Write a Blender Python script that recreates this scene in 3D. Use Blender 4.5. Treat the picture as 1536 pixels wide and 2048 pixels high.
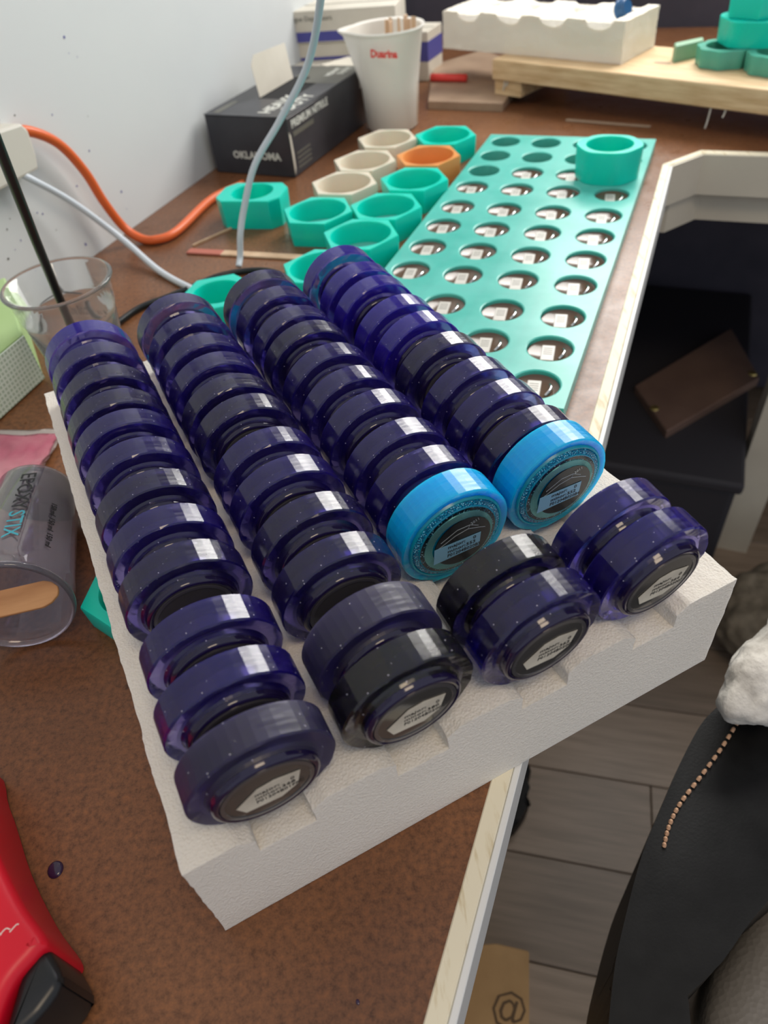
import bpy, bmesh, math, random
from mathutils import Vector, Matrix, noise
random.seed(7)
for _o in list(bpy.data.objects): bpy.data.objects.remove(_o)
S = bpy.context.scene
COL = S.collection
PI = math.pi

# ------------------------------------------------------------------ camera
cam = bpy.data.objects.new('camera', bpy.data.cameras.new('camera'))
COL.objects.link(cam)
PITCH, ROLL, CAMZ = math.radians(44.165), math.radians(-6.926), 0.3469
fw = Vector((0, math.cos(PITCH), -math.sin(PITCH)))
up0 = Vector((0, math.sin(PITCH), math.cos(PITCH)))
rt0 = Vector((1, 0, 0))
rt = math.cos(ROLL)*rt0 + math.sin(ROLL)*up0
up = -math.sin(ROLL)*rt0 + math.cos(ROLL)*up0
M = Matrix((rt, up, -fw)).transposed().to_4x4()
M.translation = (0, 0, CAMZ)
cam.matrix_world = M
cam.data.sensor_fit = 'HORIZONTAL'
cam.data.sensor_width = 36.0
cam.data.lens = 1427.2/1536*36
cam.data.clip_start = 0.01
cam.data.dof.use_dof = True
cam.data.dof.focus_distance = 0.38
cam.data.dof.aperture_fstop = 12.0
S.camera = cam

# ------------------------------------------------------------------ light
S.view_settings.view_transform = 'Standard'
S.view_settings.look = 'None'
S.view_settings.exposure = 0.0
S.view_settings.gamma = 1.0
S.view_settings.use_curve_mapping = False
wd = bpy.data.worlds.new('world'); S.world = wd; wd.use_nodes = True
wb = wd.node_tree.nodes['Background']
wb.inputs[0].default_value = (0.86, 0.90, 1.0, 1); wb.inputs[1].default_value = 0.62

# table frame: a = right of the bench's front edge, b = away along the edge
AL = math.radians(25.6)
E_ = Vector((math.sin(AL), math.cos(AL), 0)); N_ = Vector((math.cos(AL), -math.sin(AL), 0))
T0 = Vector((0.0077, 0.0682, 0))
def TW(a, b, z=0.0):
    v = T0 + N_*a + E_*b
    return Vector((v.x, v.y, z))
FLOOR = -0.74
WALL_A, WALL_B = -0.625, 1.68

def area(name, loc, target, sx, sy, power, col):
    l = bpy.data.lights.new(name, 'AREA'); l.shape = 'RECTANGLE'; l.size = sx; l.size_y = sy
    l.energy = power; l.color = col
    o = bpy.data.objects.new(name, l); COL.objects.link(o); o.location = loc
    o.rotation_euler = (Vector(target)-Vector(loc)).to_track_quat('-Z', 'Y').to_euler()
    return o
WIN_A0, WIN_A1, WIN_Z0, WIN_Z1 = -0.32, 0.50, 0.42, 1.36
area('window_daylight', TW((WIN_A0+WIN_A1)/2, WALL_B+0.06, (WIN_Z0+WIN_Z1)/2), TW((WIN_A0+WIN_A1)/2, 0.3, 0.0), WIN_A1-WIN_A0, WIN_Z1-WIN_Z0, 30, (1.0, 0.97, 0.92))
area('ceiling_lamp', (0.25, -0.35, 1.55), (0.0, 0.3, 0), 0.5, 0.5, 7.0, (1.0, 0.79, 0.56))

# ------------------------------------------------------------------ helpers
def mat(name, col, rough=0.5, metal=0.0, spec=0.5, trans=0.0, ior=1.45, sss=0.0, sssr=(1,1,1), ssss=0.01, coat=0.0, alpha=1.0):
    m = bpy.data.materials.new(name); m.use_nodes = True
    b = m.node_tree.nodes['Principled BSDF']
    b.inputs['Base Color'].default_value = (*col, 1)
    b.inputs['Roughness'].default_value = rough
    b.inputs['Metallic'].default_value = metal
    b.inputs['Specular IOR Level'].default_value = spec
    b.inputs['IOR'].default_value = ior
    b.inputs['Transmission Weight'].default_value = trans
    b.inputs['Subsurface Weight'].default_value = sss
    b.inputs['Subsurface Radius'].default_value = sssr
    b.inputs['Subsurface Scale'].default_value = ssss
    b.inputs['Coat Weight'].default_value = coat
    b.inputs['Coat Roughness'].default_value = 0.08
    b.inputs['Alpha'].default_value = alpha
    return m
def nd(m, t, **kw):
    n = m.node_tree.nodes.new(t)
    for k, v in kw.items():
        if k in n.inputs.keys(): n.inputs[k].default_value = v
        else: setattr(n, k, v)
    return n
def lk(m, a, b): m.node_tree.links.new(a, b)
def bsdf(m): return m.node_tree.nodes['Principled BSDF']
def noise_node(m, scale, detail=4.0, rough=0.55, vec=None, stretch=None):
    tc = nd(m, 'ShaderNodeTexCoord')
    src = tc.outputs['Object']
    if stretch:
        mp = nd(m, 'ShaderNodeMapping'); mp.inputs['Scale'].default_value = stretch
        lk(m, src, mp.inputs[0]); src = mp.outputs[0]
    n = nd(m, 'ShaderNodeTexNoise'); n.inputs['Scale'].default_value = scale
    n.inputs['Detail'].default_value = detail; n.inputs['Roughness'].default_value = rough
    lk(m, src, n.inputs['Vector'])
    return n
def ramp(m, fac, stops):
    r = nd(m, 'ShaderNodeValToRGB'); el = r.color_ramp.elements
    while len(el) < len(stops): el.new(0.5)
    for e, (p, c) in zip(el, stops): e.position = p; e.color = (*c, 1)
    lk(m, fac, r.inputs[0]); return r
def bump(m, fac, strength=0.3, dist=0.001, into=None):
    b = nd(m, 'ShaderNodeBump'); b.inputs['Strength'].default_value = strength; b.inputs['Distance'].default_value = dist
    lk(m, fac, b.inputs['Height']); lk(m, b.outputs[0], (into or bsdf(m)).inputs['Normal']); return b
def noisy(m, c1, c2, scale, lo=0.35, hi=0.65, bstr=0.0, bdist=0.001, stretch=None, detail=5):
    n = noise_node(m, scale, detail, stretch=stretch)
    r = ramp(m, n.outputs['Fac'], [(lo, c1), (hi, c2)])
    lk(m, r.outputs[0], bsdf(m).inputs['Base Color'])
    if bstr: bump(m, n.outputs['Fac'], bstr, bdist)
    return m

def obj(name, me, m=None, parent=None, loc=None, smooth=False, rot=None):
    if isinstance(me, bmesh.types.BMesh):
        bm = me; me = bpy.data.meshes.new(name); bm.normal_update(); bm.to_mesh(me); bm.free()
    if m is not None and not me.materials: me.materials.append(m)
    if smooth:
        for p in me.polygons: p.use_smooth = True
    o = bpy.data.objects.new(name, me); COL.objects.link(o)
    if parent is not None: o.parent = parent
    if loc is not None: o.location = loc
    if rot is not None: o.rotation_euler = rot
    return o
def tag(o, label=None, cat=None, group=None, kind=None):
    if label: o['label'] = label
    if cat: o['category'] = cat
    if group: o['group'] = group
    if kind: o['kind'] = kind
    return o
def empty(name, loc=(0,0,0), rz=0.0, label=None, cat=None, group=None, rot=None):
    o = bpy.data.objects.new(name, None); COL.objects.link(o)
    o.empty_display_size = 0.02
    o.location = loc; o.rotation_euler = rot or (0, 0, rz)
    return tag(o, label, cat, group)
def smooth_by_angle(o, deg=35):
    me = o.data
    for p in me.polygons: p.use_smooth = True
    try: me.set_sharp_from_angle(angle=math.radians(deg))
    except Exception: pass
    return o
def bm_box(x0, x1, y0, y1, z0, z1, bev=0.0, seg=2, bm=None):
    b = bmesh.new()
    vs = [b.verts.new((x, y, z)) for z in (z0, z1) for y in (y0, y1) for x in (x0, x1)]
    for f in ((0,2,3,1),(4,5,7,6),(0,1,5,4),(2,6,7,3),(0,4,6,2),(1,3,7,5)): b.faces.new([vs[i] for i in f])
    if bev: bmesh.ops.bevel(b, geom=b.edges[:], offset=bev, segments=seg, profile=0.5, affect='EDGES')
    if bm is None: return b
    me = bpy.data.meshes.new('t'); b.to_mesh(me); b.free(); bm.from_mesh(me); bpy.data.meshes.remove(me); return bm
def bm_prism(poly, z0, z1, bev=0.0, seg=3, bevtop=True):
    b = bmesh.new()
    A = sum(poly[i][0]*poly[(i+1)%len(poly)][1]-poly[(i+1)%len(poly)][0]*poly[i][1] for i in range(len(poly)))
    if A < 0: poly = poly[::-1]
    lo = [b.verts.new((p[0], p[1], z0)) for p in poly]; hi = [b.verts.new((p[0], p[1], z1)) for p in poly]
    b.faces.new(lo[::-1]); b.faces.new(hi); n = len(poly)
    for i in range(n): b.faces.new((lo[i], lo[(i+1)%n], hi[(i+1)%n], hi[i]))
    if bev:
        ed = [e for e in b.edges if bevtop is False or all(abs(v.co.z-z1) < 1e-6 for v in e.verts) or abs(e.verts[0].co.z-e.verts[1].co.z) > 1e-6]
        bmesh.ops.bevel(b, geom=ed, offset=bev, segments=seg, profile=0.5, affect='EDGES')
    return b
def bm_pillow(poly, z0, z1, r, seg=6):
    A = sum(poly[i][0]*poly[(i+1)%len(poly)][1]-poly[(i+1)%len(poly)][0]*poly[i][1] for i in range(len(poly)))
    if A < 0: poly = poly[::-1]
    P = [Vector((p[0], p[1])) for p in poly]; n = len(P); nr = []
    for i in range(n):
        t = (P[(i+1)%n]-P[i-1]).normalized(); nr.append(Vector((-t.y, t.x)))
    b = bmesh.new(); rings = [[b.verts.new((p.x, p.y, z0)) for p in P]]
    for k in range(seg+1):
        th = PI/2*k/seg
        rings.append([b.verts.new((p.x+q.x*r*(1-math.cos(th)), p.y+q.y*r*(1-math.cos(th)), z1-r+r*math.sin(th))) for p, q in zip(P, nr)])
    for X, Y in zip(rings, rings[1:]):
        for i in range(n): b.faces.new((X[i], X[(i+1)%n], Y[(i+1)%n], Y[i]))
    f = [b.faces.new(rings[-1]), b.faces.new(rings[0][::-1])]
    bmesh.ops.recalc_face_normals(b, faces=b.faces[:])
    bmesh.ops.triangulate(b, faces=f, ngon_method='EAR_CLIP')
    return b
def bm_lathe(prof, seg=48, axis='Z', closed=False, bm=None):
    """prof: list of (r, h). axis Z: h up. axis Y: h along +Y."""
    b = bm or bmesh.new(); rings = []
    for r, h in prof:
        if r < 1e-7:
            rings.append([b.verts.new((0, 0, h) if axis == 'Z' else (0, h, 0))])
        else:
            ring = []
            for i in range(seg):
                t = 2*PI*(i+0.5)/seg; c, s = r*math.cos(t), r*math.sin(t)
                ring.append(b.verts.new((c, s, h) if axis == 'Z' else (c, h, s)))
            rings.append(ring)
    pairs = list(zip(rings, rings[1:]))
    if closed: pairs.append((rings[-1], rings[0]))
    for A, B in pairs:
        for i in range(seg):
            j = (i+1) % seg
            if len(A) == 1 and len(B) == 1: continue
            if len(A) == 1: b.faces.new((A[0], B[j], B[i]))
            elif len(B) == 1: b.faces.new((A[i], A[j], B[0]))
            else: b.faces.new((A[i], A[j], B[j], B[i]))
    bmesh.ops.recalc_face_normals(b, faces=b.faces[:])
    return b
def catmull(pts, n=10):
    P = [Vector(p) for p in pts]; P = [P[0]*2-P[1]] + P + [P[-1]*2-P[-2]]; out = []
    for i in range(1, len(P)-2):
        for k in range(n):
            t = k/n; a, b, c, d = P[i-1], P[i], P[i+1], P[i+2]
            out.append(0.5*((2*b)+(c-a)*t+(2*a-5*b+4*c-d)*t*t+(3*b-a-3*c+d)*t**3))
    out.append(P[-2]); return out
def bm_tube(pts, r, seg=10, n=10, bm=None, smoothpath=True):
    b = bm or bmesh.new(); Q = catmull(pts, n) if smoothpath else [Vector(p) for p in pts]
    rings = []; prev = None
    for i, q in enumerate(Q):
        t = (Q[min(i+1, len(Q)-1)]-Q[max(i-1, 0)]).normalized()
        if prev is None:
            x = t.cross(Vector((0, 0, 1)));
            if x.length < 1e-4: x = Vector((1, 0, 0))
            x.normalize()
        else: x = (prev - t*prev.dot(t)).normalized()
        prev = x; y = t.cross(x)
        rr = r[i*len(r)//len(Q)] if isinstance(r, (list, tuple)) else r
        rings.append([b.verts.new(q+x*rr*math.cos(2*PI*k/seg)+y*rr*math.sin(2*PI*k/seg)) for k in range(seg)])
    for A, B in zip(rings, rings[1:]):
        for i in range(seg): b.faces.new((A[i], A[(i+1)%seg], B[(i+1)%seg], B[i]))
    b.faces.new(rings[0][::-1]); b.faces.new(rings[-1])
    bmesh.ops.recalc_face_normals(b, faces=b.faces[:])
    return b
_tcache = {}
def text_mesh(s, size, extrude=0.00005, align='LEFT', sx=1.0, bold=0.0):
    key = (s, size, align, sx, bold)
    if key in _tcache: return _tcache[key]
    c = bpy.data.curves.new('lettering', 'FONT'); c.body = s; c.size = size; c.extrude = extrude; c.align_x = align
    c.resolution_u = 2; c.offset = bold
    t = bpy.data.objects.new('lettering_tmp', c); COL.objects.link(t)
    dg = bpy.context.evaluated_depsgraph_get(); dg.update()
    me = bpy.data.meshes.new_from_object(t.evaluated_get(dg)); me.name = 'lettering'
    if sx != 1.0: me.transform(Matrix.Diagonal((sx, 1, 1, 1)))
    bpy.data.objects.remove(t); bpy.data.curves.remove(c)
    _tcache[key] = me; return me
def lettering(s, size, m, parent, loc, rot, align='LEFT', sx=1.0, bold=0.0, name='lettering'):
    me = text_mesh(s, size, align=align, sx=sx, bold=bold).copy()
    return obj(name, me, m, parent, loc, rot=rot)

# ------------------------------------------------------------------ materials
def m_table():
    m = mat('bench_laminate', (0.2, 0.09, 0.045), 0.33, spec=0.45)
    n1 = noise_node(m, 5.0, 4); n2 = noise_node(m, 260.0, 8, 0.8); n3 = noise_node(m, 34.0, 5, 0.65)
    r1 = ramp(m, n1.outputs['Fac'], [(0.3, (0.118, 0.048, 0.021)), (0.7, (0.225, 0.098, 0.043))])
    r2 = ramp(m, n2.outputs['Fac'], [(0.32, (0.30, 0.27, 0.25)), (0.50, (1, 1, 1)), (0.72, (1.7, 1.55, 1.25))])
    mx = nd(m, 'ShaderNodeMix', data_type='RGBA', blend_type='MULTIPLY'); mx.inputs[0].default_value = 0.9
    lk(m, r1.outputs[0], mx.inputs[6]); lk(m, r2.outputs[0], mx.inputs[7])
    r3 = ramp(m, n3.outputs['Fac'], [(0.28, (0.20, 0.18, 0.17)), (0.36, (1, 1, 1))])
    mx2 = nd(m, 'ShaderNodeMix', data_type='RGBA', blend_type='MULTIPLY'); mx2.inputs[0].default_value = 0.8
    lk(m, mx.outputs[2], mx2.inputs[6]); lk(m, r3.outputs[0], mx2.inputs[7])
    lk(m, mx2.outputs[2], bsdf(m).inputs['Base Color'])
    rr = ramp(m, n3.outputs['Fac'], [(0.3, (0.42,)*3), (0.65, (0.27,)*3)]); lk(m, rr.outputs[0], bsdf(m).inputs['Roughness'])
    bump(m, n2.outputs['Fac'], 0.06, 0.0003)
    return m
M_TABLE = m_table()
M_STRIP = noisy(mat('pale_edge_wood', (0.8, 0.72, 0.5), 0.5), (0.55, 0.43, 0.22), (0.80, 0.74, 0.56), 30, 0.28, 0.45, stretch=(6, 1, 1))
M_APRON = noisy(mat('cream_board', (0.6, 0.56, 0.45), 0.55), (0.55, 0.51, 0.42), (0.63, 0.59, 0.48), 6)
M_LIP = mat('white_lip', (0.75, 0.76, 0.74), 0.35)
M_WALL = noisy(mat('white_wall_paint', (0.8, 0.82, 0.8), 0.6), (0.60, 0.63, 0.64), (0.65, 0.68, 0.68), 3, bstr=0.0)
bump(M_WALL, noise_node(M_WALL, 420, 3).outputs['Fac'], 0.08, 0.0006)
M_SLATE = noisy(mat('slate_back_wall', (0.05, 0.05, 0.075), 0.5), (0.045, 0.045, 0.065), (0.075, 0.07, 0.095), 7)
M_FRAME = mat('window_frame_white', (0.75, 0.75, 0.73), 0.4)
def m_foam(name='white_foam', c=(0.82, 0.78, 0.70)):
    m = mat(name, c, 0.85, spec=0.25, sss=0.25, sssr=(1.0, 0.9, 0.8), ssss=0.004)
    v = nd(m, 'ShaderNodeTexVoronoi'); v.inputs['Scale'].default_value = 800
    tc = nd(m, 'ShaderNodeTexCoord'); lk(m, tc.outputs['Object'], v.inputs['Vector'])
    n = noise_node(m, 1100, 4, 0.7)
    ad = nd(m, 'ShaderNodeMath', operation='ADD'); lk(m, v.outputs['Distance'], ad.inputs[0]); lk(m, n.outputs['Fac'], ad.inputs[1])
    bump(m, ad.outputs[0], 0.6, 0.0007)
    n2 = noise_node(m, 14, 3)
    r = ramp(m, n2.outputs['Fac'], [(0.3, tuple(x*0.95 for x in c)), (0.7, c)]); lk(m, r.outputs[0], bsdf(m).inputs['Base Color'])
    return m
M_FOAM = m_foam()
M_FOAM2 = m_foam('white_foam_warm', (0.85, 0.80, 0.70))
def m_resin(name, c, sss, sssr, ssss, rough=0.3, scratch=True, coat=0.0, spec=0.5):
    m = mat(name, c, rough, spec=spec, sss=sss, sssr=sssr, ssss=ssss, coat=coat)
    n = noise_node(m, 60, 3, stretch=(1, 6, 1)); r = ramp(m, n.outputs['Fac'], [(0.35, (rough*0.8,)*3), (0.7, (rough*1.7,)*3)])
    lk(m, r.outputs[0], bsdf(m).inputs['Roughness'])
    n2 = noise_node(m, 900, 2, 0.6); bump(m, n2.outputs['Fac'], 0.05, 0.0003)
    return m
def m_glassresin(name, vol, dens, rough, tint=(0.9, 0.9, 0.95), milk=0.35, milkc=(0.022, 0.008, 0.30)):
    """clear coloured resin with absorption in its depth, mixed with a little milky scattering"""
    m = m_resin(name, tint, 0.0, (1, 1, 1), 0.01, rough); nt = m.node_tree
    b = bsdf(m); b.inputs['IOR'].default_value = 1.58; b.inputs['Transmission Weight'].default_value = 1.0
    p = nd(m, 'ShaderNodeBsdfPrincipled'); p.inputs['Base Color'].default_value = (*milkc, 1); p.inputs['Subsurface Weight'].default_value = 0.9
    p.inputs['Subsurface Radius'].default_value = (0.2, 0.1, 1.0); p.inputs['Subsurface Scale'].default_value = 0.008; p.inputs['Roughness'].default_value = rough
    mx = nd(m, 'ShaderNodeMixShader'); mx.inputs[0].default_value = milk
    out = nt.nodes['Material Output']
    lk(m, b.outputs[0], mx.inputs[1]); lk(m, p.outputs[0], mx.inputs[2])
    v = nd(m, 'ShaderNodeTexVoronoi'); v.inputs['Scale'].default_value = 650; lk(m, nd(m, 'ShaderNodeTexCoord').outputs['Object'], v.inputs['Vector'])
    sp = nd(m, 'ShaderNodeSeparateColor'); lk(m, v.outputs['Color'], sp.inputs[0])
    c1 = nd(m, 'ShaderNodeMath', operation='LESS_THAN'); lk(m, v.outputs['Distance'], c1.inputs[0]); c1.inputs[1].default_value = 0.17
    c2 = nd(m, 'ShaderNodeMath', operation='GREATER_THAN'); lk(m, sp.outputs[0], c2.inputs[0]); c2.inputs[1].default_value = 0.93
    ml = nd(m, 'ShaderNodeMath', operation='MULTIPLY'); lk(m, c1.outputs[0], ml.inputs[0]); lk(m, c2.outputs[0], ml.inputs[1])
    df = nd(m, 'ShaderNodeBsdfDiffuse'); df.inputs['Color'].default_value = (0.45, 0.44, 0.52, 1)
    m2 = nd(m, 'ShaderNodeMixShader'); lk(m, ml.outputs[0], m2.inputs[0]); lk(m, mx.outputs[0], m2.inputs[1]); lk(m, df.outputs[0], m2.inputs[2])
    lk(m, m2.outputs[0], out.inputs['Surface'])
    va = nd(m, 'ShaderNodeVolumeAbsorption'); va.inputs['Color'].default_value = (*vol, 1); va.inputs['Density'].default_value = dens
    lk(m, va.outputs[0], out.inputs['Volume'])
    return m
IND = (0.25, 0.12, 0.94)
PURPLE = [m_glassresin('indigo_resin_a', IND, 62, 0.16, milk=0.20, milkc=(0.04, 0.022, 0.32)), m_glassresin('indigo_resin_b', IND, 100, 0.17, milk=0.18, milkc=(0.045, 0.032, 0.20)), m_glassresin('indigo_resin_backlit', IND, 40, 0.15, milkc=(0.04, 0.015, 0.5), milk=0.35),
          m_glassresin('indigo_resin_dark', (0.30, 0.2, 0.7), 330, 0.17, milk=0.2, milkc=(0.03, 0.028, 0.04)), m_glassresin('indigo_resin_matte', (0.30, 0.18, 0.85), 170, 0.5, milk=0.3, milkc=(0.04, 0.032, 0.11))]
M_CYAN = m_resin('cyan_resin', (0.002, 0.34, 0.74), 0.9, (0.1, 0.6, 1.0), 0.022, 0.24)
M_BOSS = mat('glossy_dark_resin', (0.010, 0.006, 0.035), 0.09, spec=0.7)
M_LENS = mat('clear_lens_grey', (0.055, 0.052, 0.05), 0.10, spec=0.6)
M_LENSRING = mat('lens_ring', (0.10, 0.095, 0.10), 0.16, metal=0.35)
M_PAPER = noisy(mat('label_paper', (0.62, 0.58, 0.48), 0.45), (0.50, 0.46, 0.38), (0.70, 0.66, 0.55), 60)
M_PAPERB = mat('label_paper_blue', (0.24, 0.52, 0.72), 0.4)
M_INK = mat('black_ink', (0.012, 0.012, 0.014), 0.5)
M_BOARD = mat('circuit_board_black', (0.006, 0.007, 0.010), 0.15, spec=0.6)
M_COIL = mat('teal_metal_coil', (0.16, 0.46, 0.46), 0.25, metal=0.7)
_w = nd(M_COIL, 'ShaderNodeTexWave', wave_type='RINGS', rings_direction='Y'); _w.inputs['Scale'].default_value = 620
lk(M_COIL, nd(M_COIL, 'ShaderNodeTexCoord').outputs['Object'], _w.inputs['Vector']); bump(M_COIL, _w.outputs['Fac'], 0.5, 0.0004)
def m_bubbles():
    m = mat('cyan_bubbles', (0.0, 0.35, 0.6), 0.12, spec=0.8)
    v = nd(m, 'ShaderNodeTexVoronoi'); v.inputs['Scale'].default_value = 1150; lk(m, nd(m, 'ShaderNodeTexCoord').outputs['Object'], v.inputs['Vector'])
    r = ramp(m, v.outputs['Distance'], [(0.14, (0.75, 1.0, 1.0)), (0.26, (0.0, 0.55, 0.85)), (0.55, (0.0, 0.12, 0.26))])
    lk(m, r.outputs[0], bsdf(m).inputs['Base Color']); bump(m, v.outputs['Distance'], 1.0, 0.0006); return m
M_BUBBLE = m_bubbles()
M_LINE = mat('silver_trace', (0.55, 0.62, 0.65), 0.3, metal=0.5)
def m_teal(name, c, k=0.6):
    m = mat(name, c, 0.32, spec=0.5, sss=k, sssr=(0.3, 1.0, 0.9), ssss=0.006); return m
M_TRAY = m_teal('teal_tray_silicone', (0.10, 0.50, 0.43), 0.35)
_n = noise_node(M_TRAY, 18, 4); _r = ramp(M_TRAY, _n.outputs['Fac'], [(0.35, (0.055, 0.44, 0.37)), (0.6, (0.11, 0.52, 0.45))]); lk(M_TRAY, _r.outputs[0], bsdf(M_TRAY).inputs['Base Color'])
M_TEAL = m_teal('teal_silicone', (0.0, 0.62, 0.49))
M_TEALB = m_teal('teal_silicone_faded', (0.10, 0.40, 0.30))
M_CREAM = m_teal('cream_silicone', (0.68, 0.62, 0.50), 0.3)
M_ORANGE = m_teal('orange_silicone', (0.72, 0.30, 0.09), 0.3)
M_TEALFLOOR = mat('mold_floor_gloss', (0.16, 0.52, 0.48), 0.15)  # pale reflected sheen of the wells put into the floor colour
M_CLEARPLUG = mat('cast_resin_pool', (0.11, 0.07, 0.045), 0.16, spec=0.5)
M_WHITELAB = mat('white_sticker', (0.62, 0.60, 0.55), 0.35)
M_CHROME = mat('chrome_clip', (0.6, 0.6, 0.6), 0.15, metal=1.0)
M_BLACKP = noisy(mat('charcoal_carton', (0.035, 0.036, 0.045), 0.35), (0.028, 0.029, 0.036), (0.042, 0.043, 0.052), 20)
M_GREYP = mat('grey_panel_print', (0.12, 0.12, 0.10), 0.4)
M_WHITEINK = mat('white_print', (0.62, 0.63, 0.58), 0.5)
M_BLACK = mat('black_plastic', (0.010, 0.011, 0.012), 0.3)
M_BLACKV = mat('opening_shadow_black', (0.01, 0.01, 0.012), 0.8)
M_CUPW = mat('milky_plastic', (0.78, 0.75, 0.68), 0.35, sss=0.3, sssr=(1, 1, 1), ssss=0.01)
M_REDINK = mat('red_ink', (0.75, 0.06, 0.05), 0.5)
M_STICK = noisy(mat('birch_stick', (0.6, 0.42, 0.27), 0.6), (0.50, 0.33, 0.20), (0.68, 0.50, 0.34), 40, stretch=(1, 1, 0.1))
M_POPS = noisy(mat('popsicle_wood', (0.55, 0.28, 0.12), 0.5), (0.42, 0.20, 0.08), (0.60, 0.32, 0.14), 60, stretch=(0.2, 1, 1))
M_CARTW = noisy(mat('white_carton', (0.66, 0.62, 0.53), 0.55), (0.60, 0.56, 0.47), (0.70, 0.66, 0.57), 9)
M_BLUEP = mat('blue_print', (0.08, 0.08, 0.32), 0.5)
M_PINE = noisy(mat('pine_board', (0.7, 0.5, 0.28), 0.5), (0.56, 0.37, 0.19), (0.76, 0.57, 0.34), 16, stretch=(1, 9, 9))
M_MDF = noisy(mat('brown_sheet', (0.33, 0.22, 0.15), 0.5), (0.27, 0.18, 0.12), (0.40, 0.28, 0.19), 9)
M_ORCORD = mat('orange_cord', (0.72, 0.13, 0.03), 0.38)
M_WCORD = mat('white_cord', (0.62, 0.68, 0.74), 0.4)
M_GREYW = mat('outlet_plastic', (0.62, 0.60, 0.53), 0.4)
M_GREEN = noisy(mat('light_green_pad', (0.35, 0.52, 0.20), 0.75), (0.36, 0.53, 0.22), (0.44, 0.60, 0.30), 8)
def m_mesh():
    m = mat('white_mesh_weave', (0.62, 0.74, 0.60), 0.7)
    c = nd(m, 'ShaderNodeTexBrick'); c.offset = 0.0; c.inputs['Scale'].default_value = 1.0
    c.inputs['Color1'].default_value = (0.42, 0.56, 0.42, 1); c.inputs['Color2'].default_value = (0.45, 0.58, 0.45, 1); c.inputs['Mortar'].default_value = (0.72, 0.82, 0.72, 1)
    c.inputs['Brick Width'].default_value = 0.0042; c.inputs['Row Height'].default_value = 0.0042; c.inputs['Mortar Size'].default_value = 0.0009
    _mp = nd(m, 'ShaderNodeMapping'); _mp.inputs['Rotation'].default_value = (PI/2, 0, 0); lk(m, nd(m, 'ShaderNodeTexCoord').outputs['Object'], _mp.inputs[0]); lk(m, _mp.outputs[0], c.inputs['Vector']); lk(m, c.outputs['Color'], bsdf(m).inputs['Base Color']); bump(m, c.outputs['Fac'], 0.6, 0.0006); return m
M_MESHW = m_mesh()
M_PINK = noisy(mat('pink_tissue', (0.8, 0.32, 0.40), 0.8), (0.72, 0.22, 0.32), (0.82, 0.42, 0.48), 22, bstr=0.4, bdist=0.002)
M_PINKW = mat('white_tissue_edge', (0.75, 0.70, 0.66), 0.8)
M_RED = mat('red_plastic', (0.62, 0.004, 0.020), 0.38, sss=0.1, sssr=(1, .1, .1), ssss=0.003)
def m_clear(name, c=(0.93, 0.95, 0.95), rough=0.02, ior=1.4):
    m = mat(name, c, rough, trans=0.93, ior=ior); return m
M_CLEAR = m_clear('clear_cup_plastic')
M_CLEAR2 = m_clear('violet_stained_clear', (0.91, 0.88, 0.98), 0.05)
M_FLOORP = [noisy(mat('floor_plank_%s' % 'abc'[i], (0.2, 0.15, 0.11), 0.45), tuple(x*k*0.78 for x in (0.25, 0.19, 0.135)), tuple(x*k for x in (0.27, 0.205, 0.15)), 7, stretch=(1, 14, 1)) for i, k in enumerate((0.85, 1.0, 1.15))]
M_MAT = mat('black_crate_plastic', (0.034, 0.033, 0.040), 0.6)
M_LEATH = noisy(mat('black_leather', (0.012, 0.012, 0.013), 0.46, spec=0.18), (0.005, 0.005, 0.005), (0.009, 0.009, 0.009), 40)
bump(M_LEATH, noise_node(M_LEATH, 500, 3).outputs['Fac'], 0.2, 0.0006)
M_GLEATH = mat('grey_leather', (0.24, 0.215, 0.18), 0.45)
_v = nd(M_GLEATH, 'ShaderNodeTexVoronoi'); _v.inputs['Scale'].default_value = 260; lk(M_GLEATH, nd(M_GLEATH, 'ShaderNodeTexCoord').outputs['Object'], _v.inputs['Vector']); bump(M_GLEATH, _v.outputs['Distance'], 0.35, 0.001)
M_STITCH = mat('tan_thread', (0.55, 0.33, 0.20), 0.7)
M_FUR = noisy(mat('white_fleece', (0.66, 0.63, 0.56), 0.9), (0.46, 0.43, 0.38), (0.74, 0.71, 0.64), 60, bstr=0.8, bdist=0.004)
M_FABRIC = noisy(mat('grey_fabric', (0.2, 0.17, 0.12), 0.85), (0.12, 0.10, 0.07), (0.26, 0.22, 0.16), 30)
M_CARD = noisy(mat('kraft_cardboard', (0.42, 0.25, 0.10), 0.7), (0.36, 0.21, 0.085), (0.46, 0.28, 0.12), 12)
M_BRASS = mat('brass', (0.7, 0.55, 0.2), 0.3, metal=0.9)
M_DROP = mat('purple_resin_drop', (0.03, 0.012, 0.045), 0.06, spec=0.7)

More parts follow.
